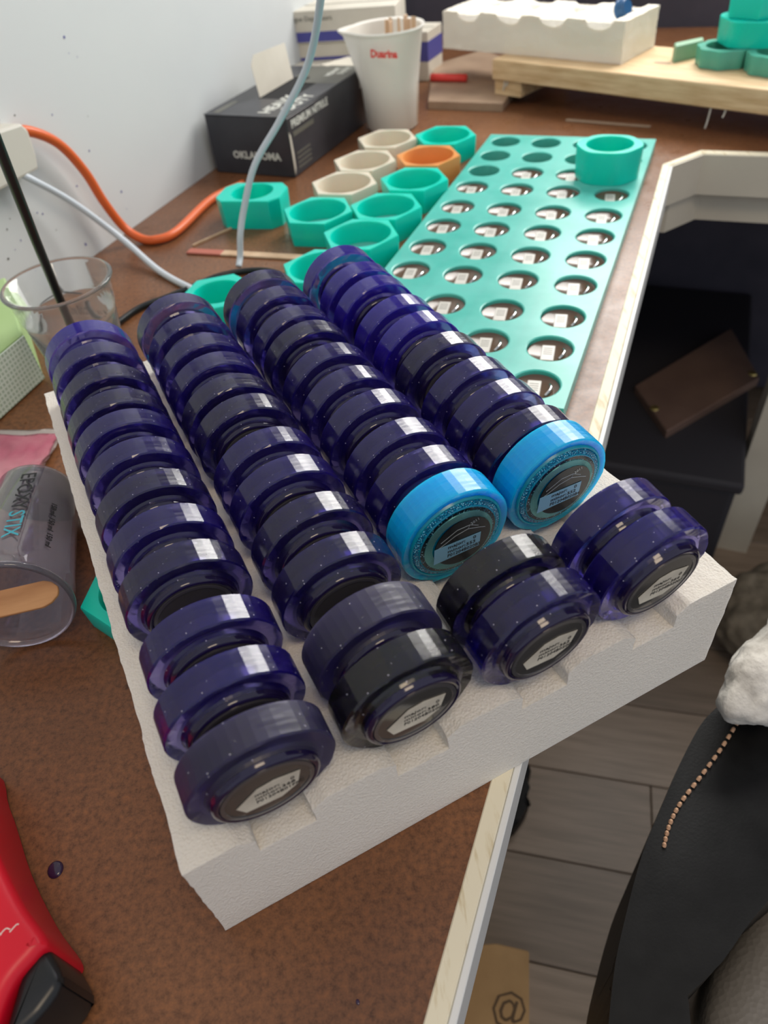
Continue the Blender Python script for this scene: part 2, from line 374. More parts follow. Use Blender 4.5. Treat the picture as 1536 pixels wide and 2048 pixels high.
# ------------------------------------------------------------------ room shell
def quad_wall(name, P, z0, z1, thick, m):
    pass
def tw_prism(name, ab, z0, z1, m, parent=None, bev=0.0):
    return obj(name, bm_prism([tuple(TW(a, b).xy) for a, b in ab], z0, z1, bev), m, parent)
w = tw_prism('wall_left', [(WALL_A-0.1, -1.6), (WALL_A, -1.6), (WALL_A, WALL_B+0.1), (WALL_A-0.1, WALL_B+0.1)], FLOOR, 1.7, M_WALL)
tag(w, 'white painted wall with small paint specks behind the workbench', kind='structure')
wl = w
for _ in range(46):                                               # blue and grey specks splashed low on the paint near the outlet
    sa = random.uniform(0.38, 0.66); sz = random.uniform(0.01, 0.30); rr = random.choice([0.0005, 0.0007, 0.0009, 0.0014])
    bm = bmesh.new(); bmesh.ops.create_circle(bm, cap_ends=True, segments=8, radius=rr)
    o = obj('paint_speck', bm, M_BLUEP if random.random() < 0.6 else M_GREYP, wl, TW(WALL_A+0.0004, sa, sz), rot=(PI/2, 0, -AL+PI/2))
    o.scale = (1, random.uniform(0.6, 1.8), 1)
BK = empty('wall_back', TW(0, WALL_B)); tag(BK, 'dark slate wall with a window behind the workbench', kind='structure')
def back_piece(a0, a1, z0, z1, m=M_SLATE, nm='wall_panel', b0=WALL_B, b1=WALL_B+0.1):
    o = tw_prism(nm, [(a0, b0), (a1, b0), (a1, b1), (a0, b1)], z0, z1, m)
    o.parent = BK; o.matrix_parent_inverse = Matrix.Translation(-TW(0, WALL_B)); return o
back_piece(WALL_A, 2.2, FLOOR, WIN_Z0); back_piece(WALL_A, 2.2, WIN_Z1, 1.7)
back_piece(WALL_A, WIN_A0, WIN_Z0, WIN_Z1); back_piece(WIN_A1, 2.2, WIN_Z0, WIN_Z1)
WF = empty('window_1', TW(0, WALL_B)); tag(WF, 'white framed window in the back wall above the bench', kind='structure')
def win_piece(nm, a0, a1, z0, z1):
    o = tw_prism(nm, [(a0, WALL_B+0.0), (a1, WALL_B+0.0), (a1, WALL_B+0.045), (a0, WALL_B+0.045)], z0, z1, M_FRAME)
    o.parent = WF; o.matrix_parent_inverse = Matrix.Translation(-TW(0, WALL_B))
win_piece('frame_rail', WIN_A0, WIN_A1, WIN_Z0, WIN_Z0+0.03); win_piece('frame_rail', WIN_A0, WIN_A1, WIN_Z1-0.03, WIN_Z1)
win_piece('frame_stile', WIN_A0, WIN_A0+0.03, WIN_Z0+0.03, WIN_Z1-0.03); win_piece('frame_stile', WIN_A1-0.03, WIN_A1, WIN_Z0+0.03, WIN_Z1-0.03)
FL = empty('floor', TW(0, 0, FLOOR)); tag(FL, 'grey brown wood plank floor', kind='structure')
pw, plen = 0.135, 0.92
pm = {}
for i in range(-8, 17):
    off = (i*0.37) % 1.0
    for j in range(-1, 3):
        k = (i*7+j*3) % 3
        if k not in pm:
            me = bpy.data.meshes.new('plank'); b = bm_box(0, plen-0.0015, 0, pw-0.0015, -0.02, 0, 0.0012, 1); b.to_mesh(me); b.free(); me.materials.append(M_FLOORP[k]); pm[k] = me
        a0 = -0.75 + j*plen + off*plen - 0.4; b0 = i*pw - 0.2
        o = obj('plank', pm[k], None, FL, (a0, b0, 0)); 
FL.rotation_euler = (0, 0, -AL+math.radians(8))
sb = tw_prism('subfloor', [(-3, -3), (4, -3), (4, 4), (-3, 4)], FLOOR-0.05, FLOOR-0.021, M_BLACKV); tag(sb, 'dark subfloor beneath the plank floor', kind='structure'); sb.name = 'floor_base'

# ------------------------------------------------------------------ workbench
WB = empty('workbench', (0, 0, FLOOR), label='brown worn workbench top with pale chipped edge strip', cat='workbench')
def wbp(nm, bm, m, smooth=False):
    o = obj(nm, bm, m, WB); o.location = (0, 0, -FLOOR); return o
CH0, CH1 = (0.0, 0.938), (0.034, 0.985)
sw = 0.0125
def P2(*ab): return [tuple(TW(a, b).xy) for a, b in ab]
top = P2((WALL_A+0.001, -0.7), (-sw, -0.7), (-sw, CH0[1]+0.004), (CH1[0]-0.005, CH1[1]+sw), (1.5, CH1[1]+sw), (1.5, WALL_B-0.001), (WALL_A+0.001, WALL_B-0.001))
wbp('worktop', bm_prism(top, -0.038, 0.0), M_TABLE)
wbp('edge_strip', bm_prism(P2((-sw, -0.7), (-0.0035, -0.7), (-0.0035, CH0[1]+0.0015), (-sw, CH0[1]+0.004)), -0.038, 0.0006, 0.0006, 1), M_STRIP)
wbp('edge_strip', bm_prism(P2((-sw, CH0[1]+0.0042), (-0.0035, CH0[1]+0.0018), (CH1[0]-0.002, CH1[1]), (CH1[0]-0.005, CH1[1]+sw)), -0.038, 0.0006, 0.0006, 1), M_STRIP)
wbp('edge_strip', bm_prism(P2((CH1[0]-0.005, CH1[1]+sw), (CH1[0]-0.0018, CH1[1]+0.0002), (1.5, CH1[1]), (1.5, CH1[1]+sw)), -0.038, 0.0006, 0.0006, 1), M_STRIP)
wbp('edge_lip', bm_prism(P2((-0.0034, -0.7), (0, -0.7), (0, CH0[1]), (-0.0034, CH0[1]+0.0015)), -0.05, -0.0004, 0.0005, 1), M_LIP)
wbp('edge_lip', bm_prism(P2((-0.0034, CH0[1]+0.0012), (0, CH0[1]), (CH1[0], CH1[1]-0.002), (CH1[0]-0.002, CH1[1])), -0.05, -0.0004), M_APRON)
wbp('edge_lip', bm_prism(P2((CH1[0]-0.002, CH1[1]), (CH1[0], CH1[1]-0.002), (1.5, CH1[1]-0.002), (1.5, CH1[1])), -0.05, -0.0004), M_APRON)
wbp('apron', bm_prism(P2((-0.02, 0.955), (0.004, 0.955), (0.04, 1.005), (1.5, 1.005), (1.5, 1.02), (-0.02, 1.02)), -0.092, -0.038), M_APRON)
for a_, b_ in ((0.208, 1.03), (-0.56, -0.5), (-0.56, 1.55)):
    wbp('leg', bm_prism(P2((a_, b_), (a_+0.056, b_), (a_+0.056, b_+0.056), (a_, b_+0.056)), FLOOR, -0.038), M_APRON)
wbp('back_panel', bm_prism(P2((-0.3, 1.58), (1.5, 1.58), (1.5, 1.6), (-0.3, 1.6)), FLOOR+0.02, -0.05), M_SLATE)

# ------------------------------------------------------------------ foam rack
PHI = 0.39054
WV = Vector((math.cos(PHI), math.sin(PHI), 0)); DV = Vector((-math.sin(PHI), math.cos(PHI), 0))
FO = Vector((-0.0918, 0.1046, 0.0004)); FW, FLEN, FZ = 0.2782, 0.374, 0.0687
R0, DR, HD, RP, TILT = 0.04063, 0.06297, 0.0922, 0.030, 0.1097
def foam_block():
    prof = []
    def seg(p, q, n):
        for i in range(n): prof.append((p[0]+(q[0]-p[0])*i/n, p[1]+(q[1]-p[1])*i/n))
    seg((0, 0), (0.0, FZ), 18)
    xs = 0.0; rc = RP+0.0006; ch = math.sqrt(rc*rc-(HD-FZ)**2); nw = 0.0125
    for k in range(4):
        c = R0+k*DR
        seg((xs, FZ), (c-ch, FZ), 10 if k else 9)
        za = lambda x: HD-math.sqrt(max(rc*rc-(x-c)**2, 0))
        seg((c-ch, FZ), (c-nw, za(c-nw)), 4)
        seg((c-nw, za(c-nw)), (c-nw, FZ-0.014), 4); seg((c-nw, FZ-0.014), (c+nw, FZ-0.014), 8); seg((c+nw, FZ-0.014), (c+nw, za(c+nw)), 4)
        seg((c+nw, za(c+nw)), (c+ch, FZ), 4); xs = c+ch
    seg((xs, FZ), (FW, FZ), 12); seg((FW, FZ), (FW, 0), 20); seg((FW, 0), (0, 0), 8)
    b = bmesh.new(); ny = 130; rings = []
    for j in range(ny+1):
        y = FLEN*j/ny; ring = []
        for i, (x, z) in enumerate(prof):
            t = min(max((y-0.10)/0.10, 0), 1)
            xx = x - (0.014*t if x > 0.262 else 0.0)
            p = Vector((xx, y, z))
            nn = noise.noise_vector(p*330)*0.00042 + noise.noise_vector(p*90)*0.0006
            if j in (0, ny): nn.y = 0.0
            if z < 1e-6: nn.z = abs(nn.z)*0.3
            ring.append(b.verts.new(p+nn))
        rings.append(ring)
    n = len(prof)
    for A, B in zip(rings, rings[1:]):
        for i in range(n): b.faces.new((A[i], A[(i+1)%n], B[(i+1)%n], B[i]))
    for ring, fl in ((rings[0], False), (rings[-1], True)):
        g = bmesh.ops.contextual_create(b, geom=[b.edges.get((ring[i], ring[(i+1)%n])) for i in range(n)])['faces']
        bmesh.ops.triangulate(b, faces=g, ngon_method='EAR_CLIP')
    bmesh.ops.recalc_face_normals(b, faces=b.faces[:])
    return b
fb = obj('foam_block', foam_block(), M_FOAM, None, FO, rot=(0, 0, PHI)); smooth_by_angle(fb, 60)
tag(fb, 'large white foam block with four grooves holding rows of resin pucks', 'foam block')

# ------------------------------------------------------------------ resin pucks
TH = 0.0142
def puck_body_mesh(ragged, TH=TH):
    rnd = random.Random(ragged)
    prof = [(0, TH), (RP-0.0008, TH), (RP, TH-0.0007), (RP, 0.0006), (RP-0.0007, 0), (0.0248, 0.0006), (0.0232, 0.0004), (0.0222, -0.0006), (0.0218, -0.0020), (0, -0.0020)]
    b = bm_lathe(prof, 44, 'Y')
    for v in b.verts:                                             # slightly chipped casting flash along the front rim
        r = math.hypot(v.co.x, v.co.z)
        if abs(r-(RP-0.0007)) < 1e-4 and v.co.y < 0.001: v.co.y -= rnd.random()**3*0.0006
    b.normal_update()
    me = bpy.data.meshes.new('body'); b.to_mesh(me); b.free(); return me
BODY = [puck_body_mesh(i) for i in range(3)]; BODYW = [puck_body_mesh(i+5, 0.0172) for i in range(3)]
def lathe_mesh(name, prof, m, seg=56, deg=30):
    b = bm_lathe(prof, seg, 'Y'); me = bpy.data.meshes.new(name); b.to_mesh(me); b.free(); me.materials.append(m)
    for p in me.polygons: p.use_smooth = True
    try: me.set_sharp_from_angle(angle=math.radians(deg))
    except Exception: pass
    return me
BOSS = lathe_mesh('boss', [(0.0219, -0.0021), (0.0216, -0.0034), (0.0214, -0.0040), (0.0207, -0.0047), (0.0200, -0.0049), (0.0192, -0.0047), (0.0188, -0.0042), (0.0188, -0.0021)], M_BOSS)
LENS = lathe_mesh('lens', [(0.0187, -0.0042), (0.0180, -0.0046), (0.0160, -0.0047), (0.0, -0.0048)], M_LENS, deg=60)
LRING = lathe_mesh('lens_ring', [(0.0187, -0.0044), (0.0186, -0.0049), (0.0170, -0.0050), (0.0168, -0.0047)], M_LENSRING)
CORE = lathe_mesh('core', [(0, 0.0112), (0.0165, 0.0112), (0.0172, 0.0105), (0.0172, 0.0020), (0.0165, 0.0012), (0, 0.0012)], M_BOARD)
CY_BUB = lathe_mesh('bubble_ring', [(0.0246, 0.0002), (0.0240, -0.0010), (0.0212, -0.0016), (0.0195, -0.0014)], M_BUBBLE)
CY_GLAZE = lathe_mesh('glazed_rim', [(0.0262, 0.0004), (0.0256, -0.0008), (0.0248, -0.0008), (0.0243, 0.0004)], M_CYAN)
M_BUBBLEK = mat('black_bubbles', (0.01, 0.02, 0.03), 0.12, spec=0.8)
_v = nd(M_BUBBLEK, 'ShaderNodeTexVoronoi'); _v.inputs['Scale'].default_value = 900; lk(M_BUBBLEK, nd(M_BUBBLEK, 'ShaderNodeTexCoord').outputs['Object'], _v.inputs['Vector'])
_r = ramp(M_BUBBLEK, _v.outputs['Distance'], [(0.12, (0.7, 0.95, 1.0)), (0.22, (0.0, 0.10, 0.16)), (0.5, (0.004, 0.01, 0.014))]); lk(M_BUBBLEK, _r.outputs[0], bsdf(M_BUBBLEK).inputs['Base Color'])
CY_BAND = lathe_mesh('black_band', [(0.0213, -0.0016), (0.0212, -0.0020), (0.0192, -0.0022), (0.0190, -0.0016)], M_BUBBLEK)
CY_COIL = lathe_mesh('coil_ring', [(0.0193, -0.0018), (0.0192, -0.0026), (0.0150, -0.0028), (0.0149, -0.0020)], M_COIL)
CY_BOARD = lathe_mesh('circuit_board', [(0.0158, -0.0020), (0.0158, -0.0024), (0.0, -0.0024)], M_BOARD, deg=60)
ROWN = ['leftmost', 'second', 'third', 'rightmost']
ORD = ['first', 'second', 'third', 'fourth', 'fifth', 'sixth', 'seventh', 'eighth', 'ninth', 'tenth', 'eleventh', 'twelfth']
SPOS = [[0.0071, 0.0363, 0.0659, 0.1037, 0.1313, 0.1614, 0.1925, 0.2224, 0.2467, 0.2771, 0.3088, 0.342],
        [0.0076, 0.032, 0.0702, 0.1006, 0.1335, 0.1605, 0.1974, 0.2218, 0.2507, 0.277, 0.3072, 0.3414],
        [0.0058, 0.0291, 0.0762, 0.1016, 0.1282, 0.1599, 0.1881, 0.2182, 0.2513, 0.2741, 0.3078, 0.3377],
        [0.0086, 0.0316, 0.0792, 0.0997, 0.1286, 0.1556, 0.1888, 0.2193, 0.2465, 0.28, 0.3052, 0.3383]]
TEXTS = {(0, 0): ('0', '368', 'F01204B01FFC'), (1, 0): ('0', '380', 'F01204B02006'), (2, 0): ('0', '362', 'F01204B02004'), (3, 0): ('0', '364', 'F01204B02007'),
         (2, 2): ('0', '553', 'F01204B020B5'), (3, 2): ('0', '552', 'F01204B020B4')}
def add_label(t, key, cyan):
    yb = -0.0032 if cyan else -0.0050
    wdt, hgt = (0.0262, 0.0112) if cyan else (0.0262, 0.0150)
    cx, cz = (-0.0012, -0.0045) if cyan else (0.0, -0.0012)
    tilt = -0.04
    if cyan: poly = [(-wdt/2, -hgt/2), (wdt/2, -hgt/2+0.0012), (wdt/2, hgt/2), (-wdt/2, hgt/2)]
    else: poly = [(-wdt/2+0.003, -hgt/2), (0.004, -hgt/2-0.0012), (wdt/2-0.002, -hgt/2+0.0035), (wdt/2, hgt/2-0.0005), (0.003, hgt/2+0.002), (-0.004, hgt/2+0.0008), (-wdt/2, -0.0005)]
    b = bm_prism(poly, 0, 0.00012); b.transform(Matrix.Rotation(PI/2, 4, 'X'))
    lab = obj('label', b, M_PAPERB if cyan else M_PAPER, t, (cx, yb-RPO[1], cz+RP), rot=(0, -tilt, 0))
    tx = TEXTS[key]; s = 0.0031
    zr = (0.0026, -0.0006, -0.0038)
    x0 = -0.0056
    for i, (st, xx, sx) in enumerate((('major:', x0, 1.25), ('minor:', x0, 1.25), (tx[2], x0, 1.02))):
        lettering(st, s, M_INK, lab, (xx, -0.0002, zr[i]), (PI/2, 0, 0), sx=sx, bold=0.00002)
    for i in (0, 1): lettering(tx[i], s, M_INK, lab, (0.0105, -0.0002, zr[i]), (PI/2, 0, 0), align='RIGHT', sx=1.2, bold=0.00002)
RPO = (0, 0.0)
def set_puck(k, i):
    cyan = (i == 2 and k >= 2)
    rnd = random.Random(k*100+i)
    c = FO + WV*(R0+k*DR + (0 if i == 0 else rnd.uniform(-0.0006, 0.0006))) + DV*SPOS[k][i]
    tl = TILT + (0 if i == 0 else rnd.uniform(-0.02, 0.02))
    if cyan: tl = TILT-0.03
    rz = PHI + (0 if i == 0 else rnd.uniform(-0.02, 0.02))
    R = Matrix.Rotation(rz, 4, 'Z') @ Matrix.Rotation(tl, 4, 'X')
    base = Vector((c.x, c.y, HD)) + R @ Vector((0, 0, -RP))
    if cyan:
        lab = 'translucent cyan resin puck in the %s row of the foam block' % ROWN[k]
    else:
        lab = 'indigo resin puck, %s from the front in the %s row on the foam' % (ORD[i], ROWN[k])
    t = empty('resin_puck', base, label=lab, cat='resin puck', group='resin pucks standing in the foam block', rot=R.to_euler())
    up_ = (0, 0, RP)
    if cyan: m = M_CYAN
    elif i == 0: m = PURPLE[[4, 3, 1, 0][k]]
    elif (k, i) == (1, 1): m = PURPLE[4]
    elif (k, i) in ((2, 1),): m = PURPLE[3]
    elif (k == 3 and i >= 7) or (i == 11 and k == 0): m = PURPLE[2]  # backlit blue glow of the rear pucks put into a brighter resin
    else: m = PURPLE[rnd.choice([0, 0, 1])]
    me = (BODYW if cyan or (k, i) == (1, 1) else BODY)[rnd.randrange(3)]
    bo = obj('body', me, None, t, up_)
    if not me.materials: me.materials.append(m)
    bo.material_slots[0].link = 'OBJECT'; bo.material_slots[0].material = m
    bo.rotation_euler = (0, rnd.uniform(-0.07, 0.07), 0)
    if cyan:
        for nm, q in (('glazed_rim', CY_GLAZE), ('bubble_ring', CY_BUB), ('black_band', CY_BAND), ('coil_ring', CY_COIL), ('circuit_board', CY_BOARD)):
            obj(nm, q, None, t, up_ if nm != 'circuit_board' else (0.0020, -0.0006, RP-0.0010))
        brd = t.children[-1] if False else None
        add_label(t, (k, i), True)
        tb = bm_prism([(-0.020, 0.010), (-0.014, -0.0012), (-0.009, -0.0020), (0.004, -0.0016), (0.014, 0.0005), (0.018, 0.008), (0.0, 0.0022)], 0.002, 0.012, 0.0008, 2); tb.transform(Matrix.Rotation(PI/2, 4, 'X')); tb.transform(Matrix.Translation((0, 0.0135, 0)))
        obj('casting_tab', tb, M_CYAN, t)
        # printed traces and year on the board
        def trace(pts):
            b = bmesh.new()
            for p, q in zip(pts, pts[1:]): bm_tube([(p[0], 0, p[1]), (q[0], 0, q[1])], 0.00014, 5, 1, b, False)
            obj('board_trace', b, M_LINE, t, (0.0015, -0.0031, RP))
        trace([(-0.0135, 0.001), (-0.004, 0.0055), (0.003, 0.0068), (0.0095, 0.0045), (0.013, 0.0028)])
        trace([(-0.0120, 0.0045), (-0.003, 0.0092), (0.004, 0.0092), (0.009, 0.0062)])
        trace([(0.003, 0.0068), (0.004, 0.0092)])
        lettering('2011', 0.0026, M_LINE, t, (0.0062, -0.0032, RP+0.0088), (PI/2, -0.35, 0))
    else:
        obj('core', CORE, None, t, up_); obj('boss', BOSS, None, t, up_); obj('lens', LENS, None, t, up_); obj('lens_ring', LRING, None, t, up_)
        if (k, i) in TEXTS: add_label(t, (k, i), False)
    return t
for k in range(4):
    for i in range(12): set_puck(k, i)

# ------------------------------------------------------------------ teal tray with cast pieces
TO = Vector((0.2249, 1.0305, 0)); TA = -0.45548; SX, SY, SEAM = 0.0549, 0.0538, 0.00546
HR, TZ = 0.0193, 0.015
TRAY = empty('casting_tray', TO+Vector((0, 0, 0.0004)), TA, label='flat teal silicone tray with rows of round holes on the bench', cat='tray')
def cellpos(i, j): return Vector((j*SX, -(i*SY+SEAM*((i > 3)+(i > 7))), 0))
def cells_mesh(cells):
    b = bmesh.new(); n = 32; hx, hy = SX/2, SY/2
    for (i, j) in cells:
        c = cellpos(i, j); ex = SEAM/2
        y1 = hy + (ex if i in (4, 8) else 0); y0 = -hy - (ex if i in (3, 7) else 0)
        def sq(t):
            cx, sy = math.cos(t), math.sin(t); s = 1/max(abs(cx), abs(sy))
            x, y = cx*s*hx, sy*s
            return Vector((x, y*(y1 if y > 0 else -y0), 0))
        ci = [c+Vector((HR*math.cos(2*PI*(q+0.5)/n), HR*math.sin(2*PI*(q+0.5)/n), 0)) for q in range(n)]
        so = [c+sq(2*PI*q/n+PI/n) for q in range(n)]
        # put square samples exactly on the corners
        for q in range(n):
            t = 2*PI*(q+0.5)/n
            so[q] = c+sq(t)
        for cxs, cys in ((hx, y1), (-hx, y1), (-hx, y0), (hx, y0)):
            q = min(range(n), key=lambda q: (so[q]-c-Vector((cxs, cys, 0))).length); so[q] = c+Vector((cxs, cys, 0))
        rb = HR+0.0012
        vt = [b.verts.new((p.x, p.y, TZ)) for p in so]; vc1 = [b.verts.new((c.x+(p.x-c.x)*rb/HR, c.y+(p.y-c.y)*rb/HR, TZ)) for p in ci]
        vc = [b.verts.new((p.x, p.y, TZ-0.0006)) for p in ci]; vb = [b.verts.new((p.x, p.y, 0.0)) for p in ci]; vs = [b.verts.new((p.x, p.y, 0.0)) for p in so]
        for q in range(n):
            r = (q+1) % n
            b.faces.new((vt[q], vt[r], vc1[r], vc1[q])); b.faces.new((vc1[q], vc1[r], vc[r], vc[q])); b.faces.new((vc[q], vc[r], vb[r], vb[q])); b.faces.new((vb[q], vb[r], vs[r], vs[q]))
            b.faces.new((vs[q], vs[r], vt[r], vt[q]))
    bmesh.ops.recalc_face_normals(b, faces=b.faces[:])
    return b
ALL = [(i, j) for i in range(11) for j in range(4) if (i, j) not in ((9, 0), (10, 0), (10, 1))]
for lo, hi in ((0, 3), (4, 7), (8, 10)):
    o = obj('tray_panel', cells_mesh([c for c in ALL if lo <= c[0] <= hi]), M_TRAY, TRAY)
def beacon(i, j):
    p = TO + Matrix.Rotation(TA, 3, 'Z') @ cellpos(i, j)
    cn = ['leftmost', 'second', 'third', 'rightmost'][j]
    t = empty('cast_beacon', (p.x, p.y, 0), TA, label='round beacon under clear resin, tray hole in %s column, %s row from the far end' % (cn, ORD[i]), cat='beacon', group='beacons cast in the tray holes')
    b = bm_lathe([(0, 0.0005), (HR-0.0006, 0.0005), (HR-0.0006, 0.0118), (HR-0.002, 0.0108), (0, 0.0104)], 28); o = obj('resin_pool', b, M_CLEARPLUG, t); smooth_by_angle(o, 40)
    obj('white_sticker', bm_box(-0.0070, 0.0040, -0.012, 0.011, 0.0102, 0.0112, 0.0004, 1), M_WHITELAB, t, rot=(0, 0, 0.12))
    for q in range(4):
        obj('sticker_line', bm_box(-0.0052, 0.0022, -0.0002-0.003*q+0.006, 0.0006-0.003*q+0.006, 0.0112, 0.01128), M_GREYP, t, rot=(0, 0, 0.12))
    bm = bm_tube([(0.0095, -0.008, 0.0110), (0.0115, -0.003, 0.0122), (0.0118, 0.003, 0.0122), (0.0100, 0.008, 0.0110)], 0.0012, 8, 5); obj('battery_clip', bm, M_CHROME, t, smooth=True)
for (i, j) in ALL:
    if i < 2 or (i, j) in ((2, 0), (2, 3)): continue
    beacon(i, j)

# ------------------------------------------------------------------ silicone ring moulds
def ngon(n, r, rot=0.0, sx=1.0): return [(r*math.cos(rot+2*PI*i/n)*sx, r*math.sin(rot+2*PI*i/n)) for i in range(n)]
def mould_mesh(outer, ri, h, n=48, floor=0.004):
    """outer polygon (convex) with a round well; returns wall bmesh"""
    b = bmesh.new()
    def ray(t):
        d = Vector((math.cos(t), math.sin(t))); best = None
        for i in range(len(outer)):
            p, q = Vector(outer[i]), Vector(outer[(i+1) % len(outer)]); e = q-p
            den = d.x*e.y-d.y*e.x
            if abs(den) < 1e-9: continue
            s = (p.x*e.y-p.y*e.x)/den; u = (p.x*d.y-p.y*d.x)/den
            if s > 0 and -1e-6 <= u <= 1+1e-6: best = s if best is None else min(best, s)
        return d*best
    ang = sorted(set([round(2*PI*i/n, 5) for i in range(n)] + [round(math.atan2(p[1], p[0]) % (2*PI), 5) for p in outer]))
    O = [ray(t) for t in ang]; C = [Vector((ri*math.cos(t), ri*math.sin(t))) for t in ang]; m = len(ang)
    rings = []
    for pts, z, k in ((O, 0, 0.965), (O, h-0.0015, 1.0), (O, h, 0.985), (C, h, 1.02), (C, h-0.0015, 1.0), (C, floor, 0.97)):
        rings.append([b.verts.new((p.x*k, p.y*k, z)) for p in pts])
    for A, B in zip(rings, rings[1:]):
        for i in range(m): b.faces.new((A[i], A[(i+1)%m], B[(i+1)%m], B[i]))
    b.faces.new(rings[0][::-1])
    bmesh.ops.recalc_face_normals(b, faces=b.faces[:])
    return b, ri*0.97
def mould(loc, m, label, rz=0.0, R=0.0425, ri=0.0325, h=0.028, n=6, sx=1.0, floor_m=None, cat='mould', poly=None, group='silicone ring moulds', tilt=(0, 0)):
    t = empty('ring_mould', loc, 0, label=label, cat=cat, group=group, rot=(tilt[0], tilt[1], rz))
    b, rf = mould_mesh(poly or ngon(n, R, 0, sx), ri, h)
    o = obj('wall', b, m, t); smooth_by_angle(o, 25)
    bmf = bm_lathe([(rf, 0.0045), (0, 0.0045)], 40); obj('well_floor', bmf, floor_m or m, t)
    return t
oct_ = [(0.041, 0.014), (0.030, 0.028), (-0.030, 0.028), (-0.041, 0.014), (-0.041, -0.018), (-0.030, -0.030), (0.030, -0.030), (0.041, -0.018)]
mould((-0.112, 0.905, 0), M_TEAL, 'teal ring mould standing alone left of the hanging clear tube', -0.30, ri=0.0255, h=0.034, poly=oct_)
mould((-0.034, 0.838, 0), M_TEAL, 'teal hexagon mould nearest the hanging tube, left of the two others with pale wells', -0.36, floor_m=M_TEALFLOOR)
mould((0.044, 0.826, 0), M_TEAL, 'teal hexagon mould with pale well touching the tray edge, behind the lower one', -0.36, floor_m=M_TEALFLOOR)
mould((0.011, 0.7585, 0), M_TEAL, 'teal hexagon mould with pale well in front of the two behind it', -0.36, floor_m=M_TEALFLOOR)
mould((-0.032, 0.692, 0), M_TEAL, 'teal hexagon mould half hidden behind the rearmost puck of the rightmost row', -0.36, floor_m=M_TEALFLOOR)
mould((0.085, 0.899, 0), M_TEAL, 'teal hexagon mould with dark well between the orange mould and the tray', -0.36)
mould((0.000, 0.914, 0), M_CREAM, 'cream hexagon mould nearest the camera of three cream ones', -0.36)
mould((0.030, 0.985, 0), M_CREAM, 'cream hexagon mould in the middle of three cream ones', -0.36)
mould((0.066, 1.062, 0), M_CREAM, 'cream hexagon mould farthest back of three cream ones', -0.36)
mould((0.112, 0.975, 0), M_ORANGE, 'orange hexagon mould among the teal and cream moulds', -0.36)
mould((0.145, 1.047, 0), M_TEAL, 'teal hexagon mould farthest back beside the tray corner', -0.36)
mould((-0.136, 0.664, 0), M_TEAL, 'teal hexagon mould behind the second row of pucks, white cord beside it', 0.15, R=0.038, ri=0.024)
mould((-0.1565, 0.2985, 0), M_TEAL, 'teal mould tip peeking out at the left side of the foam block', 0.35, R=0.036, ri=0.024, h=0.020)
# round scalloped ring standing on the tray
rt_ = [(0.037*math.cos(t)*(1+0.03*math.cos(6*t)), 0.033*math.sin(t)*(1+0.03*math.cos(6*t))) for t in [2*PI*i/36 for i in range(36)]]
mould((0.312, 0.868, TZ+0.0005), M_TEAL, 'round teal ring mould with bubbles standing on the far end of the tray', -0.45, ri=0.0265, h=0.036, poly=rt_)

# ------------------------------------------------------------------ plank with stock, far right
PD = Vector((0.678, -0.735, 0)); PB = Vector((0.735, 0.678, 0)); P0 = Vector((0.251, 1.264, 0)); PZ = 0.062
PANG = math.atan2(PD.y, PD.x)
pl = empty('pine_plank', (P0.x, P0.y, 0.034), PANG, label='long pine plank raised above the bench at the far right', cat='plank')
o = obj('board', bm_box(0, 0.72, 0, 0.15, 0, PZ-0.034, 0.0012, 1), M_PINE, pl)
bm = bmesh.new(); bmesh.ops.create_circle(bm, cap_ends=True, segments=16, radius=0.006); ob = obj('wood_knot', bm, M_MDF, pl, (0.245, 0.068, PZ-0.034+0.0003)); ob.scale = (2.2, 0.7, 1)
for x_, l_ in ((0.022, 0.014), (0.027, 0.008), (0.352, 0.026), (0.372, 0.010)):
    bm = bm_tube([(x_, 0.004, 0.0), (x_-0.001, 0.004, -l_*0.6), (x_-0.002, 0.003, -l_)], 0.0012, 6, 4); obj('resin_drip', bm, M_WHITELAB, pl, smooth=True)
def wpt(v, d1, d2, z): q = Vector((v[0], v[1], 0))+PD*d1+PB*d2; return (q.x, q.y, z)
bl = obj('support_block', bm_box(0, 0.05, 0.005, 0.14, 0, 0.0212, 0.001, 1), M_PINE, None, (P0.x+PD.x*0.002, P0.y+PD.y*0.002, 0.012), rot=(0, 0, PANG)); tag(bl, 'short wooden block under the left end of the pine plank', 'block')
bl = obj('support_block', bm_box(0, 0.05, 0.01, 0.14, 0, 0.0335, 0.001, 1), M_PINE, None, (P0.x+PD.x*0.50, P0.y+PD.y*0.50, 0), rot=(0, 0, PANG)); tag(bl, 'wooden block under the right part of the pine plank', 'block')
# brown sheet below
sh = obj('brown_board', bm_prism([(0.150, 1.275), (0.259, 1.215), (0.352, 1.41), (0.290, 1.56), (0.190, 1.50)], 0, 0.0118, 0.0008, 1), M_MDF); tag(sh, 'thin brown wooden board on the bench under the plank end', 'board')
